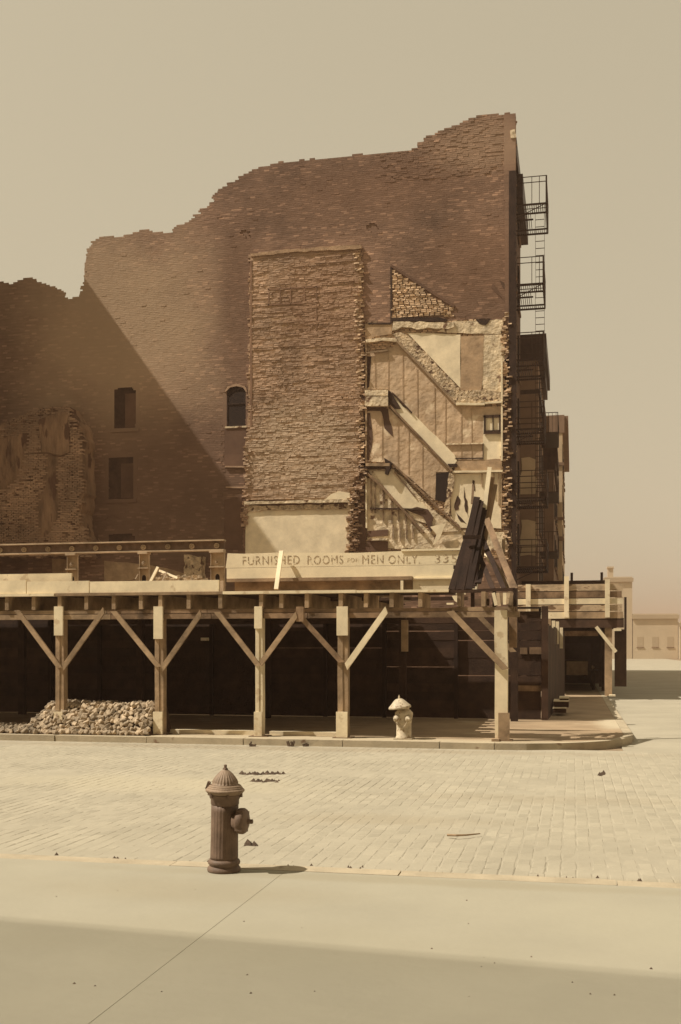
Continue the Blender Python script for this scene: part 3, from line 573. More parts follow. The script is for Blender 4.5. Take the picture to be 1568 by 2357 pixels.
# fire escape balconies
Fy0, Fy1, FX1 = 44.75, 48.0, -1.19
for k, zf in enumerate((20.0, 16.75, 13.7, 10.9, 8.1, 5.3)):
    dx = (.12, .0, .0, .02, .12, .12)[k]
    bal = build(MB().box(FX + .05, FX1 + dx, Fy0, Fy0 + .05, zf - .07, zf).box(FX + .05, FX1 + dx, Fy1, Fy1 + .05, zf - .07, zf).box(FX1 + dx - .05, FX1 + dx, Fy0, Fy1, zf - .07, zf), 'fire_escape_balcony', 'iron', ten)
    sl_ = MB(); x = FX + .15
    while x < FX1 + dx - .06:
        if FX + .75 < x < FX1 + dx - .1: sl_.box(x, x + .03, Fy0, Fy0 + .95, zf - .045, zf - .01).box(x, x + .022, Fy1 - .45, Fy1, zf - .045, zf - .01)
        else: sl_.box(x, x + .022, Fy0, Fy1, zf - .045, zf - .01)
        x += .085
    sl_.box(FX + .05, FX1 + dx, Fy0 + .95, Fy0 + 1.0, zf - .06, zf).box(FX + .05, FX1 + dx, Fy1 - .5, Fy1 - .46, zf - .06, zf).box(FX + .05, FX + .85, Fy0 + 1.6, Fy0 + 1.65, zf - .06, zf)
    build(sl_, 'floor_slats', 'iron', bal)
    rl = MB(); r_ = .02
    for zz in (1.08, .85):
        rl.tube([(FX + .05, Fy0, zf + zz), (FX1 + dx, Fy0, zf + zz), (FX1 + dx, Fy1 + .03, zf + zz), (FX + .05, Fy1 + .03, zf + zz)], r_, 5)
    for x in (FX1 + dx, FX + .85, FX + 1.15): rl.tube([(x, Fy0, zf - .05), (x, Fy0, zf + 1.08)], r_ * .7 if x != FX1 + dx else .035, 5)
    for j in range(25): y = Fy0 + (Fy1 - Fy0) * j / 24; rl.tube([(FX1 + dx, y, zf - .05), (FX1 + dx, y, zf + 1.08)], .014, 4)
    rl.tube([(FX + .1, Fy0 + .02, zf - .6), (FX1 + dx - .1, Fy0 + .02, zf - .07)], .018, 5)
    build(rl, 'railing', 'iron', bal)
    if k < 5:
        zn = (20.0, 16.75, 13.7, 10.9, 8.1, 5.3)[k + 1]; ld = MB(); xa, xb = FX + .95, FX + 1.32
        ya, yb = Fy0 + 1.0, Fy0 + 1.9
        for x in (xa, xb): ld.bar((x, ya, zf), (x, yb, zn), .03, .014, up=(1, 0, 0))
        for j in range(1, 12): t = j / 12; ld.bar((xa, ya + (yb - ya) * t, zf + (zn - zf) * t), (xb, ya + (yb - ya) * t, zf + (zn - zf) * t), .025, .02)
        build(ld, 'ladder', 'iron', bal)

# ------------------------------------------------------------------ neighbours down the avenue
def windows(parent, face, rng, zs, fixed, w=.5, h=.9, side=1, m='void'):
    for a in rng:
        for z in zs:
            if face == 'y': b = MB().box(a - w, a + w, fixed - .03, fixed - .001, z - h, z + h); s = MB().box(a - w - .1, a + w + .1, fixed - .12, fixed - .031, z - h - .12, z - h)
            else: b = MB().box(fixed + .001, fixed + .03, a - w, a + w, z - h, z + h); s = MB().box(fixed + .031, fixed + .12, a - w - .1, a + w + .1, z - h - .12, z - h)
            p = build(b, 'window', m, parent); build(s, 'sill', 'far_wall', p)
t2 = thing('tenement', (-5, 56, 0), 'lower brown tenement with heavy cornice just past the scarred one', 'building')
build(MB().box(-14, -1.62, YB + .01, 60.4, 0, 16.0), 'wall', 'far_wall', t2)
build(MB().box(-14, -1.25, YB - .0, 60.4, 16.0, 16.7).box(-14, -1.38, YB - .0, 60.4, 15.5, 16.0).box(-14, -1.52, YB, 60.4, 13.9, 14.1), 'cornice', 'iron', t2)
windows(t2, 'x', (53.6, 56.1, 58.6), (14.0, 11.2, 8.4, 5.6), -1.62)
for zz in (9.2, 6.3):
    build(MB().prism(ragged([(-2.45, zz), (-1.75, zz), (-1.72, zz + 1.6), (-2.4, zz + 1.7)], .3, .1, int(zz)), YB - .03, .03), 'painted_sun_patch', 'far_light', t2)  # pale patches stand in for sunlight on the side wall
for zf in (12.5, 9.6, 6.7):
    b = build(MB().box(-1.62, -.75, 54, 58, zf - .06, zf), 'fire_escape_balcony', 'iron', t2); rl = MB()
    rl.tube([(-1.6, 54, zf + .95), (-.75, 54, zf + .95), (-.75, 58, zf + .95)], .02, 5)
    for j in range(12): rl.tube([(-.75, 54 + j * .36, zf), (-.75, 54 + j * .36, zf + .95)], .015, 4)
    for j in range(5): rl.tube([(-1.55 + j * .18, 54, zf), (-1.55 + j * .18, 54, zf + .95)], .015, 4)
    build(rl, 'railing', 'iron', b)
t3 = thing('tenement', (-6, 68, 0), 'narrow dark house with stepped cornice between two taller tenements', 'building')
build(MB().box(-14, -1.05, 60.42, 74.9, 0, 12.2), 'wall', 'far_wall', t3); build(MB().box(-14, -.85, 60.41, 66, 12.2, 12.9).box(-14, -.95, 60.41, 74.9, 11.7, 12.2), 'cornice', 'wood_dark', t3)
build(MB().box(-14, -1.3, 60.41, 66, 12.9, 14.6), 'parapet', 'far_wall', t3)
windows(t3, 'x', (62.5, 65.5, 68.5, 71.5), (10.2, 7.4, 4.6), -1.05)
t4 = thing('tenement', (-6, 80, 0), 'pale sided tenement at the end of the row with sloping cornice', 'building')
build(MB().box(-14, -.75, 75, 95, 0, 17.0), 'wall', 'far_light', t4); build(MB().box(-14, -.35, 75.3, 95, 17.0, 17.7), 'cornice', 'far_wall', t4)
build(MB().box(-14, -.60, 74.95, 75.29, 16.5, 17.7), 'parapet', 'far_wall', t4)
build(MB().box(-14, -.64, 74.9, 74.99, 9.2, 9.5).box(-14, -.64, 74.9, 74.99, 10.6, 10.8).box(-14, -.64, 74.9, 74.99, 14.3, 14.5), 'string_course', 'far_wall', t4)
windows(t4, 'y', (-1.5, -2.9), (15.4, 12.6, 7.2, 4.4), 75, .32, .8); windows(t4, 'x', (77.5, 80.5, 83.5, 86.5), (15.2, 12.4, 9.6, 6.8), -.75)
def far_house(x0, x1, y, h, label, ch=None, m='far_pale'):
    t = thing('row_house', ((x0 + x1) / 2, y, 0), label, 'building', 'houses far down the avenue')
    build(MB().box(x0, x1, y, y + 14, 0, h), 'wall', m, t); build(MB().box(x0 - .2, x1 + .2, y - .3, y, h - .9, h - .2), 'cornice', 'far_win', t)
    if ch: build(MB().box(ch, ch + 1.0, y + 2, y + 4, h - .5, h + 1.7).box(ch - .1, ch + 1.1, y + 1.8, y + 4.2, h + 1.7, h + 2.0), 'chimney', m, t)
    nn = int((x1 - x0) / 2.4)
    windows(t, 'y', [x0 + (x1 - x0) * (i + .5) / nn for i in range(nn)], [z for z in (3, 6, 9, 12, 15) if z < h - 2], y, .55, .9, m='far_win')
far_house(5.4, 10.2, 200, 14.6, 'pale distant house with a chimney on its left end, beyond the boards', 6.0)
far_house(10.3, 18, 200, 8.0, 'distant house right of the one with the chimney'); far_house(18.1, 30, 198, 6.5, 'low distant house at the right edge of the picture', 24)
# left wings and buildings outside the frame that throw the big shadows
lb = thing('neighbour_building', (-32, 40, 0), 'dark tenement left of the cleared lot throwing its shadow on the wall', 'building')
Xc = -26.0
def shadow_z(x_on_wall, z_on_wall): return z_on_wall + (x_on_wall - Xc) * (-LD.z / LD.x)
p = onY(400, 930, YW); zc = shadow_z(p.x, p.z)
build(MB().box(-44, Xc, 35.5, 43.9, 0, zc), 'wall', 'brick_dark', lb)
windows(lb, 'y', (-42, -39, -36, -33, -30, -27.5), (3.5, 6.8, 10, 13.2, 16.4, 19.6), 35.5)
fb = thing('neighbour_building', (-21, -6, 0), 'brick building beside the camera that shades the near pavement', 'building')
hb = 20.0; kx, ky = LD.x / -LD.z, LD.y / -LD.z
q0, q1 = onZ(125, 2125, .14), onZ(1150, 2212, .14)
a0 = (q0.x - hb * kx, q0.y - hb * ky); a1 = (q1.x - hb * kx, q1.y - hb * ky)
d = Vector((a1[0] - a0[0], a1[1] - a0[1])).normalized(); A = Vector(a0) - d * 14; B_ = Vector(a1) + d * 6; nrm = Vector((d.y, -d.x))
nb = 1.9
P = [A + nrm * nb, B_ + nrm * nb, B_ + nrm * 14, A + nrm * 14]
build(MB().add([(p.x, p.y, .15) for p in P] + [(p.x, p.y, hb - .3) for p in P], [(3, 2, 1, 0), (4, 5, 6, 7), (0, 1, 5, 4), (1, 2, 6, 5), (2, 3, 7, 6), (3, 0, 4, 7)]), 'wall', 'brick', fb)
sl2 = MB(); q = 0.0; Lg = (B_ - A).length
while q < nb + .2:      # unseen slats added above the roof to lay soft half shade on the pavement
    a_ = A + nrm * q; b2 = B_ + nrm * q; sl2.bar((a_.x, a_.y, hb), (b2.x, b2.y, hb), .032, .03, up=(0, 0, 1)); q += .11
for k in range(2): a_ = A.lerp(B_, k); b2 = a_ + nrm * (nb + 1); sl2.bar((a_.x, a_.y, hb - .08), (b2.x, b2.y, hb - .08), .012, .05, up=(0, 0, 1))
build(sl2, 'shade_slats', 'wood_dark', fb)
rb = thing('neighbour_building', (12, -10, 0), 'long brick row behind the camera across the street', 'building')
build(MB().box(-8, 60, -22, -6, .15, 24), 'wall', 'brick_dark', rb); windows(rb, 'x', (-8, -14), (4, 8, 12, 16), 60)

# ================================================================== SIDEWALK SHED
DZ = 3.17; SY = 21.86
shed = thing('sidewalk_shed', (-6, 22, .14), 'long timber sidewalk shed on braced posts along the far kerb', 'scaffold')
def Px(u): return XY(u, 22)
BT, BB = ZY(700, 1400, 21.95), ZY(700, 1420, 21.95)
# header beam in lengths, second beam behind, rear beams
us = [-120, 250, 480, 600, 700, 1040, 1186]
for i in range(len(us) - 1):
    a, b = Px(us[i]), Px(us[i + 1]) - .012
    m_ = 'wood' if i in (0, 5) else 'wood_grey'
    build(MB().box(a, b, 21.93, 22.09, BB + .1, BT + random.uniform(-.01, .01)), 'header_beam', m_, shed)
    build(MB().box(a + .1, b + .1, 21.91, 22.07, BB - .02, BB + .085), 'header_beam', m_, shed)
XE = Px(1186)
build(MB().box(-14, XE - .02, 27.9, 28.05, BB, BT), 'rear_beam', 'wood_dark', shed)
# joists
for u in (-110, -45, 18, 78, 140, 200, 262, 325, 372, 434, 508, 600, 648, 705, 781, 838, 897, 963, 1052, 1110, 1170):
    a = Px(u) + random.uniform(-.02, .02); w_ = .085
    build(MB().box(a, a + w_, SY + random.uniform(.0, .03), 28.3 if u < 830 else (23.2 if u < 1040 else 22.5), BT + .012, DZ - .05), 'joist', 'wood', shed)
# deck planks: their front ends make the long edge
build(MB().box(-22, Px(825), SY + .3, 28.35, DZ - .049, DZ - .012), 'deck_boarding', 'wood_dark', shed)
x = -21.6
i = 0
while x < Px(1030):
    l_ = random.uniform(2.6, 4.2); e = min(x + l_, Px(1036))
    build(MB().box(x, e - .01, SY - .03 + random.uniform(-.012, .012), SY + .29, DZ - .048, DZ + random.uniform(-.004, .012)), 'deck_plank', 'wood_new' if i % 3 else 'wood', shed); x = e + .002; i += 1
for k in range(18):
    y0 = SY + .3 + k * .3
    build(MB().box(-21.6, Px(1036) if y0 < 22.9 else Px(840) + .25 * math.sin(k * 2.1), y0, y0 + .285, DZ - .011, DZ + .004), 'deck_plank', 'wood', shed)
build(MB().box(Px(825) + .002, Px(1036), SY + .3, 23.1, DZ - .049, DZ - .012), 'deck_boarding', 'wood_dark', shed)
# posts
posts = [(-92, 22, 'old'), (142, 22, 'both'), (370, 22, 'both'), (599, 18, 'bright'), (791, 25, 'both'), (1157, 28, 'wide')]
gz = .14
for (u, w, st) in posts:
    xc = Px(u); hw = w / 111 / 2; ztop = ZY(u, 1397, 21.9)
    if st == 'wide':
        p = build(MB().bar((xc - .02, 22.0, gz), (xc - .03, 22.0, ztop - .06), hw * 2, .22, seg=5, jit=.006), 'post', 'wood_new', shed)
        build(MB().box(xc - hw + .05, xc + hw + .02, 21.84, 21.885, gz, ZY(u, 1640, 21.86)), 'splice_board', 'wood', p)
        build(MB().box(Px(1170), Px(1188), 22.25, 22.42, 2.0, BT + .2), 'hanging_board', 'wood_grey', shed)
        build(MB().box(xc - .2, xc - .05, 21.7, 21.95, gz, gz + .05), 'wedge', 'wood', shed)
    else:
        lm = 'wood_new' if st == 'bright' else 'wood'
        p = build(MB().bar((xc - hw * .45, 22.0, gz), (xc - hw * .45, 22.0, ztop), hw * .96, .2, seg=4, jit=.004).bar((xc + hw * .52, 22.01, gz), (xc + hw * .52, 22.01, ztop), hw * .88, .19, seg=4, jit=.004), 'post', lm, shed)
        build(MB().box(xc - hw * 1.02, xc + hw * 1.05, 21.845, 21.897, ZY(u, 1470 if u == 370 else (1446 if u == 599 else 1462), 21.86), ztop + .015), 'splice_board', 'wood_new', p)
        build(MB().box(xc - hw * 1.12, xc + hw * .98, 21.845, 21.898, gz, ZY(u, 1638, 21.86)), 'splice_board', 'wood_new', p)
    build(MB().box(xc - .2, xc + .2, 21.82, 22.2, .142, .155), 'sole_plate', 'wood_grey', p)
def brace(u0, v0, u1, v1, m='wood', w=.105, Y=21.80, t=.05, cut=.04):
    return build(MB().bar(onY(u0, v0, Y), onY(u1, v1, Y), w, t, cut=cut), 'brace', m, shed)
brace(240, 1404, 146, 1536); brace(262, 1406, 366, 1534); brace(463, 1410, 374, 1538); brace(500, 1408, 596, 1532, Y=21.81)
brace(683, 1414, 601, 1526, Y=21.76, m='wood'); brace(686, 1412, 787, 1524, Y=21.81, m='wood_grey'); brace(890, 1403, 797, 1534, 'wood_new', .12, Y=21.76); brace(1036, 1406, 1164, 1540, 'wood', .12, Y=21.78)
brace(-10, 1404, -88, 1536); brace(40, 1404, 138, 1536)
brace(1098, 1412, 1182, 1500, 'wood', .10, 23.4)
build(MB().box(XY(683, 21.8), XY(700, 21.8), 21.75, 21.84, ZY(690, 1430, 21.8), ZY(690, 1396, 21.8)), 'cleat', 'wood_grey', shed)
# rear posts
for u in (60, 330, 620, 930, 1185):
    xc = XY(u, 28); build(MB().box(xc - .09, xc + .09, 27.72, 27.88, gz, 2.9), 'rear_post', 'wood_dark', shed)
build(MB().box(XY(925, 27.5), XY(940, 27.5), 27.4, 27.5, 1.9, 2.7), 'hanging_board', 'wood', shed)
# sill timber lying between the posts
build(MB().box(Px(383), Px(588), 22.25, 22.42, gz, gz + .09), 'sill_timber', 'wood_new', shed); build(MB().box(Px(612), Px(778), 22.28, 22.44, gz, gz + .085), 'sill_timber', 'wood_new', shed)
# low white toe board at the left of the deck and remains
for (a, b, v0) in ((-120, 60, 1336), (61, 205, 1337), (206, 504, 1336)):
    build(MB().box(XY(a, SY), XY(b, SY) - .01, SY + .02, SY + .07, DZ + .013, ZY((a + b) / 2, v0, SY)), 'toe_board', 'wood_new', shed)
build(MB().box(XY(-120, 22.1), XY(165, 22.1), 22.1, 22.15, DZ + .013, ZY(140, 1319, 22.1)), 'toe_board', 'wood_new', shed)
# broken right end: rail, corner post, short boards
rz = ZY(1100, 1360, SY)
build(MB().bar((Px(1034), SY + .05, rz), (Px(1186), SY + .05, rz + .03), .06, .08, seg=4, jit=.01), 'end_rail', 'wood_dark', shed)
build(MB().box(Px(1182), Px(1190), SY, SY + .1, ZY(1185, 1395, SY), rz + .05), 'end_post', 'wood_black', shed)
for i, u in enumerate((1138, 1147, 1155, 1162, 1170, 1177)):
    a = onY(u - (u - 1160) * -.1, 1364, SY); b = onY(u + (1162 - u) * .18, random.uniform(1388, 1396), SY)
    build(MB().bar(a + Vector((0, -.03 - .004 * i, 0)), b + Vector((0, -.03 - .004 * i, 0)), .066, .025), 'end_board', ('wood_new', 'wood_patchy', 'wood')[i % 3], shed)
build(MB().box(Px(1088), Px(1125), SY + .3, SY + .36, ZY(1100, 1392, SY), ZY(1100, 1376, SY)), 'short_board', 'wood_grey', shed)
build(MB().prism([WU(1040, 1371, SY - .02), WU(1052, 1370, SY - .02), WU(1052, 1386, SY - .02), WU(1046, 1382, SY - .02)], SY - .02, .03), 'broken_board', 'wood_new', shed)
build(MB().box(Px(1030), Px(1046), SY - .02, SY + .12, ZY(1040, 1391, SY), ZY(1040, 1387, SY)), 'broken_board', 'wood_new', shed)
for u in (1052, 1084, 1134): build(MB().box(Px(u), Px(u) + .07, SY + .1, SY + .2, BT, rz), 'stub_post', 'wood_dark', shed)

# ---- hoarding behind the shed
hoard = thing('hoarding', (-7, 28.5, .14), 'dark board hoarding with light slits standing behind the sidewalk shed', 'fence')
HY = 28.5; XR = XY(1262, HY); z = .16; k = 0
Xjoin = [-18.5, -14.5, -11.3, -8.1, -4.9, -3.0, XR - .18]
while z < 3.0:
    h_ = random.uniform(.20, .27); gap = 0.0
    for i in range(len(Xjoin) - 1):
        zz = z; hh = h_ - gap
        if (i, k) in ((5, 4), (6, 6), (4, 9), (5, 8)): hh -= .022
        if (i, k) in ((6, 3), (4, 5), (5, 9), (3, 7), (6, 8)): hh -= .010
        if 2.0 < z and z + h_ > 2.95: hh = max(.05, 2.93 - z)
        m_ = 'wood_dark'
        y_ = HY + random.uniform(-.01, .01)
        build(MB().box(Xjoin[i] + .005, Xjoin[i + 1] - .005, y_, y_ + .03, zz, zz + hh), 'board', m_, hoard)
    z += h_; k += 1
for xx in Xjoin[1:-1] + [-13, -9.7, -6.5]: build(MB().box(xx - .05, xx + .05, HY - .1, HY - .011, .15, 2.95), 'hoarding_post', 'wood_black', hoard)
build(MB().box(XR - .17, XR, HY - .16, HY + .04, .15, ZY(1250, 1395, HY)), 'corner_post', 'wood_dark', hoard)
build(MB().box(XY(1190, HY), XR - .18, HY - .06, HY + .03, 3.0, ZY(1250, 1395, HY) - .01), 'top_rail', 'wood_black', hoard)
build(MB().box(XY(1240, HY), XR - .18, HY - .03, HY - .012, ZY(1230, 1415, HY), 3.0), 'infill_board', 'wood_black', hoard)
for (u0, u1) in ((1198, 1216), (1232, 1250)):
    pass
build(MB().box(XY(1197, HY), XY(1214, HY), HY - .045, HY - .012, ZY(1205, 1505, HY), ZY(1205, 1490, HY)), 'pale_board_or_gap', 'wood_grey', hoard); build(MB().box(XY(1219, HY), XY(1249, HY), HY - .045, HY - .012, ZY(1205, 1505, HY), ZY(1205, 1489, HY)), 'pale_board_or_gap', 'wood_grey', hoard)
build(MB().box(XY(1192, HY), XY(1250, HY), HY - .04, HY - .012, ZY(1205, 1590, HY), ZY(1205, 1577, HY)), 'pale_board_or_gap', 'wood_grey', hoard)
# pale plate painted in for a lit hole in the hoarding
build(MB().box(XY(463, 27.6), XY(481, 27.6), 27.58, 27.62, ZY(470, 1474, 27.6), ZY(470, 1467, 27.6)), 'pale_board_or_gap', 'wood_new', hoard)
# return of the hoarding running away up the avenue
ret = thing('hoarding', (XR + .1, 34, .14), 'board fence running back from the hoarding corner beside the avenue pavement', 'fence')
P0 = Vector((XR - .02, HY + .1)); P1 = Vector((-.34, 42.0)); nn = 34
for i in range(nn):
    a = P0.lerp(P1, i / nn); b = P0.lerp(P1, (i + .93) / nn); h_ = 2.42 + random.uniform(-.06, .06)
    build(MB().bar((a.x, a.y, .14 + h_ / 2), (b.x, b.y, .14 + h_ / 2), h_, .03, up=(1, 0, 0)), 'board', 'wood_dark', ret)
for i, (u, v0, v1) in enumerate(((1274, 1428, 1482), (1283, 1430, 1482), (1292, 1444, 1492), (1265, 1424, 1470))):
    Yp = 33 + i * 1.5; pass
    a, b = onY(u, v0, Yp), onY(u, v1, Yp); build(MB().bar(a, b, .10, .03), 'picket', 'wood' if i == 3 else 'wood_new', ret)

# ---- SIGN BOARD
SG = 24.0
sign = thing('sign_board', (XY(790, SG), SG, DZ), 'whitewashed board parapet lettered FURNISHED ROOMS FOR MEN ONLY. 335 on the shed deck', 'sign')
def SX(u): return XY(u, SG)
def SZ(u, v): return ZY(u, v, SG)
pts = [(SX(520), SZ(520, 1333)), (SX(1072), SZ(1072, 1332)), (SX(1072), SZ(1072, 1268)), (SX(920), SZ(920, 1268)), (SX(820), SZ(820, 1272)), (SX(640), SZ(640, 1271)), (SX(560), SZ(560, 1274)), (SX(524), SZ(524, 1273))]
zlo = SZ(790, 1333); zmid = SZ(790, 1303)
rg_ = ragged(pts[2:8], .4, .006, 1); rg_ = rg_[:rg_.index(pts[7]) + 1]
build(MB().prism([(SX(520), zmid + .004), (SX(1072), zmid + .004)] + rg_, SG, .04), 'board', 'paint', sign)
build(MB().box(SX(522), SX(1072), SG, SG + .04, zlo, zmid - .003), 'board', 'paint', sign)
build(MB().box(SX(924), SX(1072), SG - .03, SG + .05, SZ(1000, 1267) + .0, SZ(1000, 1262.5)), 'coping', 'paint', sign)
build(MB().box(SX(525), SX(950), SG - .10, SG + .0 - .001, zlo - .03, zlo + .045), 'ledge', 'wood', sign); build(MB().box(SX(951), SX(1072), SG - .05, SG - .001, zlo - .02, zlo + .01), 'ledge', 'wood_new', sign)
build(MB().box(SX(540), SX(950), SG + .02, SG + .06, DZ, zlo - .031), 'skirting', 'wood', sign); build(MB().box(SX(951), SX(1072), SG - .01, SG + .05, DZ, zlo - .021), 'skirting', 'wood_new', sign)
build(MB().box(SX(924), SX(930), SG - .12, SG - .02, DZ + .02, zlo - .05), 'block', 'wood_new', sign)
build(MB().box(SX(760), SX(1076), SG - .06, SG + .1, DZ - .12, DZ - .052), 'bearer', 'wood_dark', sign)
def text(s, u0, u1, v0, v1, mth='letter'):
    cu = bpy.data.curves.new('t', 'FONT'); cu.body = s; cu.extrude = .0; cu.resolution_u = 3; cu.space_character = 1.15
    to = bpy.data.objects.new('t', cu); C.objects.link(to); bpy.context.view_layer.update()
    me = bpy.data.meshes.new_from_object(to); bpy.data.objects.remove(to)
    xs_ = [v.co.x for v in me.vertices]; ys_ = [v.co.y for v in me.vertices]
    ax, bx, ay, by = min(xs_), max(xs_), min(ys_), max(ys_); X0, X1, Z0, Z1 = SX(u0), SX(u1), SZ((u0 + u1) / 2, v1), SZ((u0 + u1) / 2, v0)
    bb = base(sign)
    for v in me.vertices:
        tx, ty = (v.co.x - ax) / (bx - ax), (v.co.y - ay) / (by - ay)
        v.co = (X0 + (X1 - X0) * tx - bb.x, SG - .0035 - bb.y, Z0 + (Z1 - Z0) * ty - bb.z)
    me.name = 'lettering'; me.materials.clear(); me.materials.append(M[mth]); o = bpy.data.objects.new('lettering', me); C.objects.link(o); o.parent = sign; return o
text('FURNISHED', 559, 690, 1279, 1299); text('ROOMS', 708, 790, 1278, 1298); text('FOR', 800, 826, 1284, 1293); text('MEN', 834, 883, 1277, 1297); text('ONLY.', 894, 967, 1277, 1297); text('335', 1001, 1052, 1276, 1295)
# prop plank leaning on the sign
pl = MB().bar(onY(636, 1356, 23.35), onY(648, 1268, 23.9), .095, .04)
solo(pl, 'plank', 'wood_new', onY(636, 1356, 23.35), 'narrow pale plank leaning against the lettered sign board', 'plank')

# ---- steel girder frame
GY = 24.2
gir = thing('steel_girder', (XY(300, GY), GY, DZ), 'riveted steel girder on stubby legs standing on the left of the shed deck', 'girder')
gx0, gx1 = XY(-120, GY), XY(517, GY)
zt, zb = ZY(300, 1246, GY), ZY(300, 1271, GY)
build(MB().box(gx0, gx1, GY - .07, GY + .12, zt - .03, zt), 'top_flange', 'steel', gir); build(MB().box(gx0, gx1, GY - .07, GY + .12, zb, zb + .03), 'bottom_flange', 'steel', gir)
build(MB().box(gx0, gx1, GY + .02, GY + .04, zb + .03, zt - .03), 'web', 'hyd', gir)
def boss(x, y, z, r, m='steel'):
    mb = MB(); n = 18
    prof = [(r, 0), (r, -.035), (r * .72, -.045), (r * .62, -.02), (r * .3, -.02), (r * .28, -.05), (.001, -.052)]
    P = []; F = []
    for (rr, dy) in prof:
        for k in range(n): t = 2 * math.pi * k / n; P.append((x + rr * math.cos(t), y + dy, z + rr * math.sin(t)))
    for i in range(len(prof) - 1):
        for k in range(n): F.append((i * n + k, i * n + (k + 1) % n, (i + 1) * n + (k + 1) % n, (i + 1) * n + k))
    return build(mb.add(P, F), 'bolt_boss', m, gir, True)
for u in (-54, 1, 56, 111, 166, 221, 275, 330.5, 386.7, 441.8, 499): boss(XY(u, GY), GY + .02, ZY(300, 1259.5, GY), .062)
for (u0, u1) in ((-62, -44), (157, 177), (323, 342), (487, 516)):
    a, b = XY(u0, GY), XY(u1, GY)
    lg = MB().box(a + .01, b - .01, GY - .01, GY + .01, DZ, zb - .05)
    leg = build(lg, 'leg', 'steel', gir)
    build(MB().box(a - .02, b + .01, GY - .12, GY + .12, zb - .05, zb - .002), 'cap_plate', 'steel', leg)
    zm = ZY(300, 1308, GY); build(MB().box(a - .03, b + .02, GY - .09, GY + .08, zm - .012, zm + .012), 'stiffener', 'steel', leg)
    build(MB().box(a - .0, a + .012, GY - .06, GY + .1, DZ, zb - .051).box(b - .012, b, GY - .0, GY + .1, DZ, zb - .051), 'flange', 'steel', leg)
    xm = (a + b) / 2; r = .05; n = 14
    build(MB().prism([(xm + r * math.cos(t), ZY(300, 1330, GY) + r * 1.3 * math.sin(t)) for t in [math.pi * k / n * 1.0 for k in range(n + 1)]] + [(xm - r, DZ + .16), (xm + r, DZ + .16)], GY - .014, .003), 'hole', 'void', leg)
    o = boss(xm, GY - .011, ZY(300, 1297, GY), .045); o.parent = leg
sc_ = solo(MB().bar(onY(347, 1338, 23.9), onY(364, 1305, 24.05), .06, .05), 'plank', 'wood_new', onY(347, 1338, 23.9), 'short pale board propped on the middle girder leg', 'plank')
# debris on the deck under the girder
def debris(uvs, name, label, m='wood', w=.03):
    P = [onY(u, v, y) for u, v, y in uvs]; mb = MB()
    for a, b in zip(P[:-1], P[1:]): mb.bar(a, b, w, w)
    solo(mb, name, m, P[0], label, name.split('_')[0])
debris([(262, 1342, 23.0), (312, 1334, 23.3), (318, 1322, 23.4)], 'stick', 'bent stick on the deck between the left and middle girder legs')
debris([(368, 1313, 25.3), (410, 1330, 25.0)], 'slat', 'pale broken slat slanting behind the girder between its middle and right legs', 'wood_new', .05)
debris([(372, 1340, 25.0), (384, 1318, 25.1), (372, 1322, 25.2)], 'rod', 'curved rod in the debris under the girder', 'steel', .03)
mb = MB()
for k in range(26):
    p = onY(random.uniform(365, 470), random.uniform(1330, 1340), 25.6 + random.random()); s = random.uniform(.05, .14)
    mb.bar(p - Vector((s, 0, 0)), p + Vector((s, s * .5, random.uniform(0, s))), s, s * .8)
solo(mb, 'debris_heap', 'rubble', onY(420, 1340, 25.6), 'low heap of broken plaster under the right end of the girder', 'debris', kind='stuff')

# ---- leaning boards at right end
def Q(zx, zy, Y): return onY(1020.7 + .1532 * zx, 1052.1 + .1532 * zy, Y)
chute = thing('plank_chute', Q(250, 1990, 22.5), 'dark slatted chute of tarred boards leaning up from the end of the shed deck', 'chute')
dk = [((120, 1990), (455, 880)), ((165, 1990), (490, 700)), ((215, 1990), (505, 600)), ((262, 1990), (530, 640)), ((305, 1985), (560, 660)), ((345, 1985), (590, 760)), ((385, 1980), (610, 790)), ((425, 1960), (600, 960)), ((455, 1930), (560, 1130)), ((520, 1890), (575, 1640))]
for i, (a, b) in enumerate(dk):
    build(MB().bar(Q(*a, 22.5 + .02 * (i % 3)), Q(*b, 23.4 + .02 * (i % 2)), .13, .035, seg=5, jit=.006), 'board', 'wood_black', chute)
for (a, b) in (((150, 1650), (480, 1650)), ((290, 1200), (560, 1200))): build(MB().bar(Q(*a, 22.85), Q(*b, 22.9), .08, .04), 'batten', 'wood_black', chute)
lean = [((600, 900), (695, 150), 'wood_new', .09, 'tall pale board rising highest above the dark chute'), ((612, 880), (730, 300), 'wood_grey', .12, 'wide weathered board behind the tall pale one above the chute'),
        ((655, 960), (785, 410), 'wood', .09, 'short brown board tilting right, above the chute'), ((430, 700), (448, 410), 'wood_grey', .05, 'thin splintered lath sticking up left of the chute top')]
for i, (a, b, m_, w_, lb_) in enumerate(lean):
    A_, B2 = Q(*a, 23.45 + i * .05), Q(*b, 23.6 + i * .05)
    if i < 3: A_ = Q(a[0] - (b[0] - a[0]) * 1.35, 1985, 23.1 + .05 * i)
    solo(MB().bar(A_, B2, w_, .035, seg=4, jit=.005), 'leaning_board', m_, A_, lb_, 'board', 'boards leaning at the end of the shed')
prop = [((650, 930), (1075, 1985), 'wood_grey', .13, 'thick weathered prop, rightmost of the slanting ones'), ((530, 1080), (915, 1985), 'wood_black', .10, 'long dark prop slanting down from the middle of the chute'),
        ((480, 1330), (750, 1985), 'wood_dark', .10, 'shorter dark prop nearest to the chute'), ((560, 1270), (1010, 1985), 'wood', .09, 'pale brown prop crossing behind the long dark one'), ((905, 1240), (880, 1985), 'wood', .07, 'thin upright lath behind the slanting props'), ((600, 1420), (960, 1985), 'wood_new', .05, 'thin pale lath between the slanting props')]
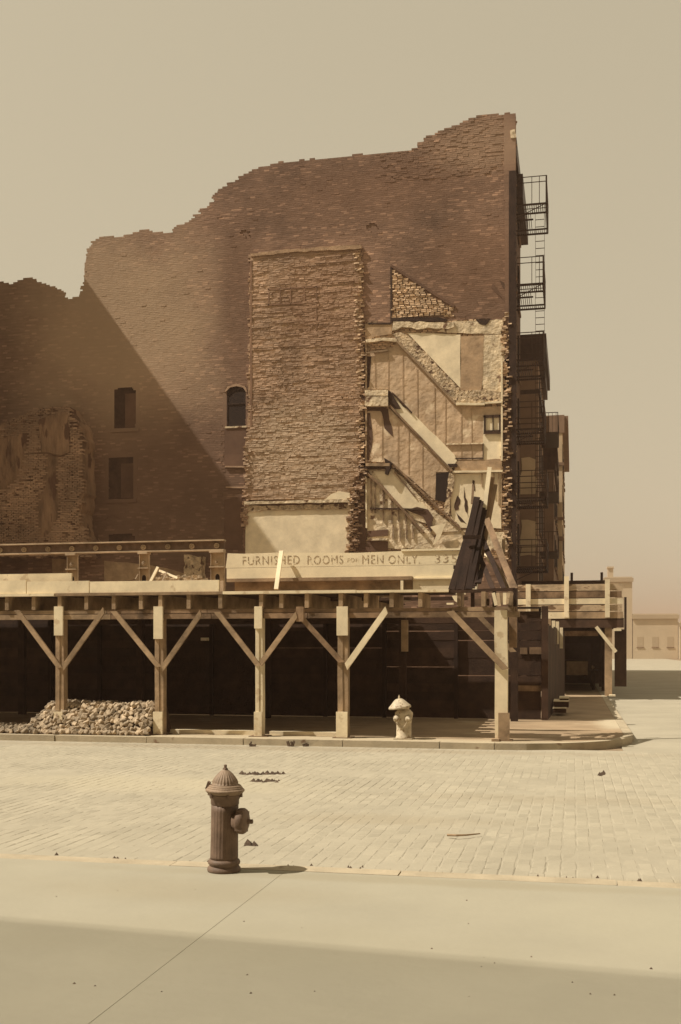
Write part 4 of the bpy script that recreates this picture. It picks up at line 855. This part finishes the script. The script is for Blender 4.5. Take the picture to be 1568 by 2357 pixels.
for i, (a, b, m_, w_, lb_) in enumerate(prop):
    A_, B2 = Q(*b, 22.25 + .1 * i), Q(*a, 23.3 + .06 * i)
    solo(MB().bar(A_, B2, w_, .05, seg=4, jit=.006), 'prop', m_, A_, lb_, 'prop', 'props holding the chute')

# ================================================================== SECOND SHED UP THE AVENUE
Y2 = 43.0
s2 = thing('sidewalk_shed', (0, Y2, .14), 'further sidewalk shed across the avenue pavement with a limewashed board parapet', 'scaffold')
def X2(u): return XY(u, Y2)
def Z2(v): return ZY(1330, v, Y2)
rows = [(1344, 1360), (1361, 1376), (1377, 1391), (1392, 1407), (1408, 1424)]
for i, (a, b) in enumerate(rows):
    x0_, x1_ = X2(1192), X2(1434 - (0 if i % 2 == 0 else 3))
    build(MB().box(x0_, X2(1312) - .01, Y2 + random.uniform(0, .01), Y2 + .05, Z2(b) + .015, Z2(a)), 'parapet_board', ('wood_patchy', 'wood_grey', 'wood_new', 'wood_patchy', 'wood_new')[i], s2)
    build(MB().box(X2(1312), x1_, Y2 + random.uniform(0, .01), Y2 + .05, Z2(b) + .015, Z2(a)), 'parapet_board', ('wood_patchy', 'wood_grey', 'wood_new', 'wood_patchy', 'wood')[i], s2)
for u, v0 in ((1216, 1343), (1304, 1326), (1398, 1334)): build(MB().box(X2(u - 5.5), X2(u + 5.5), Y2 - .1, Y2 - .002, Z2(1421), Z2(v0)), 'stanchion', 'wood_new', s2)
build(MB().box(X2(1192), X2(1400), Y2 + 3, Y2 + 3.05, DZ, ZY(1300, 1336, Y2 + 3)), 'rear_parapet', 'wood_dark', s2)
for u in (1316, 1385): build(MB().box(XY(u - 3, Y2 + 3), XY(u + 3, Y2 + 3), Y2 + 2.94, Y2 + 2.99, DZ, ZY(1300, 1318, Y2 + 3)), 'rear_stanchion', 'wood_dark', s2)
build(MB().box(-2.4, X2(1436), Y2 + .06, Y2 + 14.6, 3.06, 3.14), 'deck', 'wood_dark', s2)
build(MB().box(X2(1275), X2(1436), Y2 + .0, Y2 + .2, Z2(1444), Z2(1426)), 'header_beam', 'wood_dark', s2); build(MB().box(X2(1290), X2(1380), Y2 + 2, Y2 + 2.2, Z2(1462), Z2(1450)), 'cross_beam', 'wood_grey', s2)
for k in range(7): build(MB().box(-2.3, X2(1436), Y2 + 1 + k * 1.6, Y2 + 1.1 + k * 1.6, 2.88, 3.05), 'joist', 'wood_dark', s2)
for i, yy in enumerate((43.1, 48, 53)):
    build(MB().box(1.18, 1.45, yy, yy + .25, .14, 3.0), 'post', 'wood' if i == 0 else 'wood_dark', s2); build(MB().box(-2.0, -1.8, yy, yy + .2, .14, 3.0), 'post', 'wood_dark', s2)
build(MB().box(-2.35, 1.5, Y2 + 14.4, Y2 + 14.5, .15, 3.05), 'shade_backing', 'wood_dark', s2); build(MB().box(1.46, 1.5, Y2 + 4, Y2 + 14.4, .5, 3.05), 'side_boarding', 'wood_dark', s2)  # dark end wall added to keep the space beneath the deck dark
build(MB().bar(onY(1372, 1442, Y2 - .1), onY(1418, 1500, Y2 - .1), .13, .06), 'brace', 'wood_new', s2)
build(MB().box(X2(1402), X2(1416), Y2 - .3, Y2 + .1, .142, .2), 'sole_plate', 'wood_new', s2)
build(MB().box(1.55, X2(1443), Y2 + .3, Y2 + .36, .5, Z2(1448)), 'side_boarding', 'wood_dark', s2)
build(MB().box(X2(1412), X2(1430), Y2 - .1, Y2 - .05, Z2(1452), Z2(1446)), 'pale_board_or_gap', 'wood_new', s2)
build(MB().box(X2(1437), X2(1442), Y2 - .1, Y2 + .1, Z2(1450), Z2(1375)), 'corner_post', 'wood_black', s2)
# timber stack / step boxes on the avenue pavement
def timber_box(u0, u1, v0, v1, label, Y, ang):
    a, b = XY(u0, Y), XY(u1, Y); z0_, z1_ = ZY(u0, v1, Y), ZY(u0, v0, Y); z0_ = max(z0_, .145)
    t = thing('timber_baulk', ((a + b) / 2, Y, z0_), label, 'timber', 'timbers stacked by the fence')
    o = MB().box(a, b, Y, Y + 1.1, z0_, z1_ - .03); build(o, 'baulk', 'wood_dark', t); build(MB().box(a - .01, b + .01, Y - .01, Y + 1.1, z1_ - .028, z1_), 'cover_board', 'wood_new', t)
timber_box(1273, 1303, 1628, 1640, 'lowest dark timber baulk with pale top by the fence corner', 30.2, 0)
timber_box(1275, 1309, 1612, 1627, 'middle dark timber baulk resting on the lowest one', 30.5, 0)
timber_box(1288, 1309, 1605, 1611, 'small topmost timber in the stack by the fence corner', 30.8, 0)
# parked truck in the dark below the second shed
tr = thing('parked_truck', (.2, 52, .14), 'dark truck parked in the gloom beneath the further shed', 'truck')
def wheel(x, y, r=.42, w=.16):
    wh = build(MB().lathe([(r * .8, -w / 2), (r, -w / 3), (r, w / 3), (r * .8, w / 2)], (x, y, .14 + r), 20, axis='x'), 'wheel', 'wood_black', tr, True)
    build(MB().lathe([(r * .55, -w * .52), (r * .2, -w * .62), (.01, -w * .64)], (x, y, .14 + r), 12, axis='x'), 'hub', 'iron', wh, True)
for x_ in (-.55, .85):
    for y_ in (49.2, 52.6): wheel(x_, y_)
build(MB().box(-.65, .95, 50.6, 54.2, .95, 1.05).box(-.65, -.6, 50.6, 54.2, 1.05, 1.75).box(.9, .95, 50.6, 54.2, 1.05, 1.75).box(-.65, .95, 50.55, 50.6, 1.05, 1.75), 'cargo_box', 'wood_dark', tr)
build(MB().box(-.45, .75, 49.9, 50.5, .8, 2.2).box(-.4, .7, 48.75, 49.9, .75, 1.45), 'cab', 'iron', tr); build(MB().box(-.3, .6, 48.7, 48.74, .8, 1.4), 'radiator', 'steel', tr)
build(MB().box(-.75, -.35, 48.8, 49.7, .98, 1.02).box(.65, 1.05, 48.8, 49.7, .98, 1.02), 'fender', 'iron', tr); build(MB().box(-.3, -.2, 48.8, 54, .62, .74).box(.5, .6, 48.8, 54, .62, .74), 'chassis', 'iron', tr)
for x_ in (-.5, .8): build(MB().lathe([(.02, .1), (.1, 0), (.11, -.02), (.01, -.03)], (x_, 48.6, 1.15), 12, axis='x'), 'headlight', 'steel', tr, True)

# ================================================================== HYDRANTS
hp = onZ(516, 2004, .14)
hy = thing('fire_hydrant', hp, 'large fluted fire hydrant with conical bonnet on the near pavement', 'fire hydrant')
s_ = .877 / .875
c = (hp.x, hp.y, hp.z)
build(MB().lathe([(.0, 0), (.135, 0), (.14, .012), (.138, .03), (.125, .045), (.12, .055), (.132, .065), (.135, .08), (.128, .095), (.117, .105)], c, 40), 'base_flange', 'hyd', hy, True)
build(MB().lathe([(.116, .10), (.114, .13), (.112, .3), (.112, .5), (.113, .56)], c, 96, flute=.018, nfl=24, fz=(.12, .55)), 'barrel', 'hyd', hy, True)
build(MB().lathe([(.113, .555), (.118, .565), (.118, .60), (.128, .615), (.13, .63), (.14, .638), (.142, .644)], c, 40), 'collar', 'hyd', hy, True)
prof = [(.140, .645), (.160, .668), (.163, .676), (.160, .684), (.148, .692), (.146, .700), (.137, .706), (.135, .714), (.124, .722)]
bn = build(MB().lathe(prof, c, 40), 'bonnet_flange', 'hyd_dome', hy, False)
prof = [(.122, .72), (.108, .728), (.104, .745), (.095, .765), (.078, .79), (.058, .815), (.036, .835), (.02, .846), (.018, .85)]
build(MB().lathe(prof, c, 96, flute=.05, nfl=24, fz=(.74, .84)), 'bonnet', 'hyd_dome', hy, True)
build(MB().lathe([(.024, .845), (.022, .858), (.013, .86), (.013, .885), (.01, .888)], c, 5), 'operating_nut', 'hyd', hy)
# side outlet pointing right
zn = .43
nz1 = build(MB().lathe([(.075, .09), (.078, .12), (.092, .125), (.105, .135), (.108, .15), (.108, .175), (.098, .192), (.07, .205), (.03, .212)], (c[0] - .0, c[1] - .02, c[2] + zn), 28, axis='x'), 'outlet_cap', 'hyd', hy, True)
build(MB().lathe([(.03, .205), (.022, .225), (.02, .232), (.02, .252), (.012, .256)], (c[0], c[1] - .02, c[2] + zn), 6, axis='x'), 'cap_nut', 'hyd', nz1)
lug = MB()
for k in range(4):
    t = k * math.pi / 2 + .6; lug.bar((c[0] + .13, c[1] - .02 + .1 * math.cos(t), c[2] + zn + .1 * math.sin(t)), (c[0] + .19, c[1] - .02 + .1 * math.cos(t), c[2] + zn + .1 * math.sin(t)), .025, .025)
build(lug, 'lug', 'hyd', nz1)
lug = MB()
for k in range(6):
    t = k * math.pi / 3; lug.lathe([(.013, .625), (.013, .655)], (c[0] + .142 * math.cos(t), c[1] + .142 * math.sin(t), c[2]), 6)
build(lug, 'flange_bolt', 'hyd', hy)
build(MB().bar((c[0] - .15, c[1] - .03, c[2] + .68), (c[0] - .12, c[1] - .05, c[2] + .745), .025, .02), 'latch', 'hyd', hy)
hy.rotation_euler = (R(.5), R(1.0), R(-3))

# far hydrant
fp = onZ(930, 1696, .14); fp.y = 21.95; fp.x = XY(930, fp.y)
fh = thing('fire_hydrant', fp, 'pale hydrant with peaked hood and chained caps under the shed', 'fire hydrant')
c = (fp.x, fp.y, fp.z)
bd = MB().lathe([(.0, 0), (.17, 0), (.17, .04), (.155, .06), (.152, .3), (.158, .36), (.175, .44), (.185, .5), (.18, .54), (.15, .57), (.13, .60)], c, 32)
build(bd, 'barrel', 'hyd_pale', fh, True)
build(MB().lathe([(.11, .58), (.11, .66)], c, 24), 'neck', 'hyd_pale', fh, True)
hat = build(MB().lathe([(.15, .625), (.228, .63), (.232, .66), (.218, .68), (.17, .725), (.11, .79), (.07, .82), (.03, .83)], (0, 0, 0), 32), 'hood', 'hyd_pale', fh, True)
hat.location = (0, 0, 0); hat.rotation_euler = (R(3), R(-7), 0)
for v in hat.data.vertices: v.co += base(fh)
build(MB().lathe([(.02, .82), (.02, .86), (.012, .865), (.012, .895)], (c[0] - .10, c[1], c[2]), 6), 'operating_nut', 'hyd_pale', fh)
for s1, sgn in ((-.62, 1), (.5, 1)):
    dv = Vector((s1, -.78, 0)).normalized(); p0 = Vector(c) + Vector((0, 0, .42)) + dv * .13
    o = build(MB().tube([p0, p0 + dv * .05, p0 + dv * .055, p0 + dv * .10, p0 + dv * .105, p0 + dv * .15], [.055, .055, .07, .068, .02, .016], 14), 'outlet', 'hyd_pale', fh, True)
    ch = []
    for k in range(9):
        t = k / 8; ch.append(p0 + dv * (.10 - .06 * t) + Vector(((-.02 - s1 * .25 * t), -.01, -.04 - .17 * math.sin(t * math.pi * .55) * (1 - .15 * t))))
    build(MB().tube(ch, .008, 5), 'chain', 'hyd_pale', o)
build(MB().box(c[0] - .19, c[0] + .19, c[1] - .19, c[1] + .19, .142, .16), 'base_plate', 'kerb', fh)

# ================================================================== STONE PILE
pile = thing('paving_stone_pile', (-10, 22.2, .14), 'heap of rough paving stones at the kerb under the left bay of the shed', 'stone pile')
PX0, PX1 = -12.9, Px(358)
def hgt(x, y):
    e = min(1, max(0, (PX1 - x) / .08)) ; yb = 21.66; f = min(1, max(0, (y - yb) / (.34 if x > -10.4 else .48)))
    left = 1.0 if x > -11.25 else max(.12, 1 - (-11.25 - x) * 1.5)
    return max(0, (.60 + .07 * noise.noise(Vector((x * 1.6, 0, 2)))) * (f ** .75) * (e ** .5) * left) * (1 if y < 23 else 0)
nx, ny = 44, 14; P = []
for j in range(ny + 1):
    for i in range(nx + 1):
        x = PX0 + (PX1 - PX0) * i / nx; y = 21.55 + 1.4 * j / ny; P.append((x, y, .145 + max(0, hgt(x, y) - .08)))
mb = MB().add(P, [(j * (nx + 1) + i, j * (nx + 1) + i + 1, (j + 1) * (nx + 1) + i + 1, (j + 1) * (nx + 1) + i) for j in range(ny) for i in range(nx)])
core_ = build(mb, 'packed_core', 'brick_dark', pile); core_['kind'] = 'stuff'
def stone_mb(seed):
    rnd = random.Random(seed); w, h, d_ = rnd.uniform(.045, .075), rnd.uniform(.032, .055), rnd.uniform(.04, .08); m = MB().box(-w, w, -d_, d_, -h, h)
    m.v = [tuple(q * rnd.uniform(.72, 1.12) for q in v) for v in m.v]
    return m
sv = []
for k in range(16):
    me = build(stone_mb(k + 5), 'stone', 'stone', mesh_only=True); b = bmesh.new(); b.from_mesh(me); bmesh.ops.bevel(b, geom=b.edges[:], offset=.012, segments=1, affect='EDGES'); b.to_mesh(me); b.free(); sv.append(me)
pts = []
tries = 0
while len(pts) < 560 and tries < 60000:
    tries += 1; x = random.uniform(PX0, PX1 - .04); s = random.random()
    y = 21.6 + random.random() ** 1.4 * 1.0; z = .145 + hgt(x, y)
    if z < .17 and random.random() < .75: continue
    z += random.uniform(-.03, .035)
    if all((x - q[0]) ** 2 + (y - q[1]) ** 2 * .8 + (z - q[2]) ** 2 > .078 ** 2 for q in pts): pts.append((x, y, max(z, .18)))
for k in range(16):   # spill to the left along the kerb
    pts.append((random.uniform(-11.6, -10.6), 21.3 + random.uniform(.22, .45), .18))
pts.sort(key=lambda p: (p[1] - .4 * p[2]) + (8 if p[0] < -11.3 else 0))
rest = MB()
for i, (x, y, z) in enumerate(pts):
    me = sv[random.randrange(16)]; rot = Matrix.Rotation(random.uniform(0, 6.3), 3, 'Z') @ Matrix.Rotation(random.uniform(-1, 1), 3, 'X') @ Matrix.Rotation(random.uniform(-.8, .8), 3, 'Y')
    if i < 295:
        o = bpy.data.objects.new('stone', me); C.objects.link(o); o.parent = pile; o.location = Vector((x, y, z)) - base(pile); o.rotation_euler = rot.to_euler()
    else:
        rest.add([rot @ v.co + Vector((x, y, z)) for v in me.vertices], [tuple(p.vertices) for p in me.polygons])
if rest.v: build(rest, 'stone', 'stone', pile)['kind'] = 'stuff'

# ================================================================== LITTER ON THE ROAD
def blob_streak(u0, u1, v, w, n, label, cat='debris', m='dung'):
    mb = MB()
    for k in range(n):
        u = random.uniform(u0, u1); p = onZ(u, v + random.gauss(0, w), .03); s = random.uniform(.02, .06)
        mb.add([(p.x - s, p.y - s * .6, .0), (p.x + s, p.y - s * .5, .0), (p.x + s * .7, p.y + s, .0), (p.x - s * .8, p.y + s * .7, .0), (p.x + random.uniform(-.3, .3) * s, p.y, .03 + s * random.uniform(.3, .8))], [(0, 1, 4), (1, 2, 4), (2, 3, 4), (3, 0, 4)])
    c0 = onZ((u0 + u1) / 2, v, .0)
    solo(mb, 'litter_streak', m, (c0.x, c0.y, 0), label, cat, kind=None)
blob_streak(556, 606, 1780, .9, 30, 'dark droppings in a thin line on the road, left part of the upper streak'); blob_streak(612, 655, 1779, .9, 22, 'dark droppings in a thin line on the road, right part of the upper streak'); blob_streak(580, 642, 1796, 1.0, 34, 'dark droppings in the lower streak on the road behind the hydrant')
blob_streak(568, 576, 1941, 1.0, 7, 'small dark clod on the road right of the near hydrant'); blob_streak(583, 590, 1943, .8, 4, 'tiny dark clod beside the bigger one near the hydrant')
blob_streak(1380, 1391, 1779, 1.6, 14, 'little cluster of dark droppings on the road at the right')
st = MB().tube([onZ(1030, 1921, .05), onZ(1050, 1922, .055), onZ(1075, 1921, .05), onZ(1105, 1918, .045)], [.014, .012, .01, .006], 6)
solo(st, 'twig', 'wood', onZ(1030, 1921, .04), 'thin dark twig lying on the road at the right', 'twig')
for (u, lb_) in ((585, 'dark lump in the far gutter nearest the left of three'), (671, 'small dark lump in the far gutter, middle of three'), (706, 'upright dark chip in the far gutter, right of three')):
    p = onZ(u, 1719, .0); mb = MB()
    for k in range(6): s = random.uniform(.02, .05); q = p + Vector((random.uniform(-.08, .08), random.uniform(-.06, .02), 0)); mb.bar(q, q + Vector((random.uniform(-.04, .04), 0, random.uniform(.04, .13))), s, s)
    solo(mb, 'gutter_lump', 'dung', p, lb_, 'debris')
# gutter dirt along the near kerb on the left
mb = MB()
for k in range(260):
    x = random.uniform(-4.9, -1.2) if k % 4 else random.uniform(-1.2, 1.5); y = 9.1 + abs(random.gauss(0, .25)); s = random.uniform(.01, .03)
    mb.add([(x - s, y - s, 0), (x + s, y - s * .8, 0), (x + s * .8, y + s, 0), (x - s, y + s * .7, 0), (x, y, .025 + s * random.uniform(.4, .9))], [(0, 1, 4), (1, 2, 4), (2, 3, 4), (3, 0, 4)])
solo(mb, 'gutter_dirt', 'dung', (-3, 9.2, 0), 'loose grit lying in the near gutter', 'grit', kind='stuff')

mb = MB()
for k in range(26):
    u = random.uniform(60, 1500); v = random.uniform(2010, 2340); p = onZ(u, v, .14); q = random.uniform(.003, .008) if k % 18 else .010
    mb.add([(p.x - q, p.y - q, .139), (p.x + q, p.y - q * .8, .139), (p.x + q * .8, p.y + q, .139), (p.x - q, p.y + q * .7, .139), (p.x, p.y, .14 + q)], [(0, 1, 4), (1, 2, 4), (2, 3, 4), (3, 0, 4)])
solo(mb, 'pavement_grit', 'dung', (-2, 7, .14), 'specks of grit scattered on the near pavement', 'grit', kind='stuff')
# ================================================================== AIR
hz = bpy.data.materials.new('haze'); hz.use_nodes = True; hn = hz.node_tree.nodes; hn.remove(hn['Principled BSDF'])
pv = hn.new('ShaderNodeVolumePrincipled'); pv.inputs['Density'].default_value = .0010; pv.inputs['Color'].default_value = (.82, .54, .38, 1)
hz.node_tree.links.new(pv.outputs[0], hn['Material Output'].inputs['Volume'])
M['haze'] = hz
tag(build(MB().box(-402, 402, -122, 902, -1.6, 30), 'haze', 'haze'), kind='stuff')
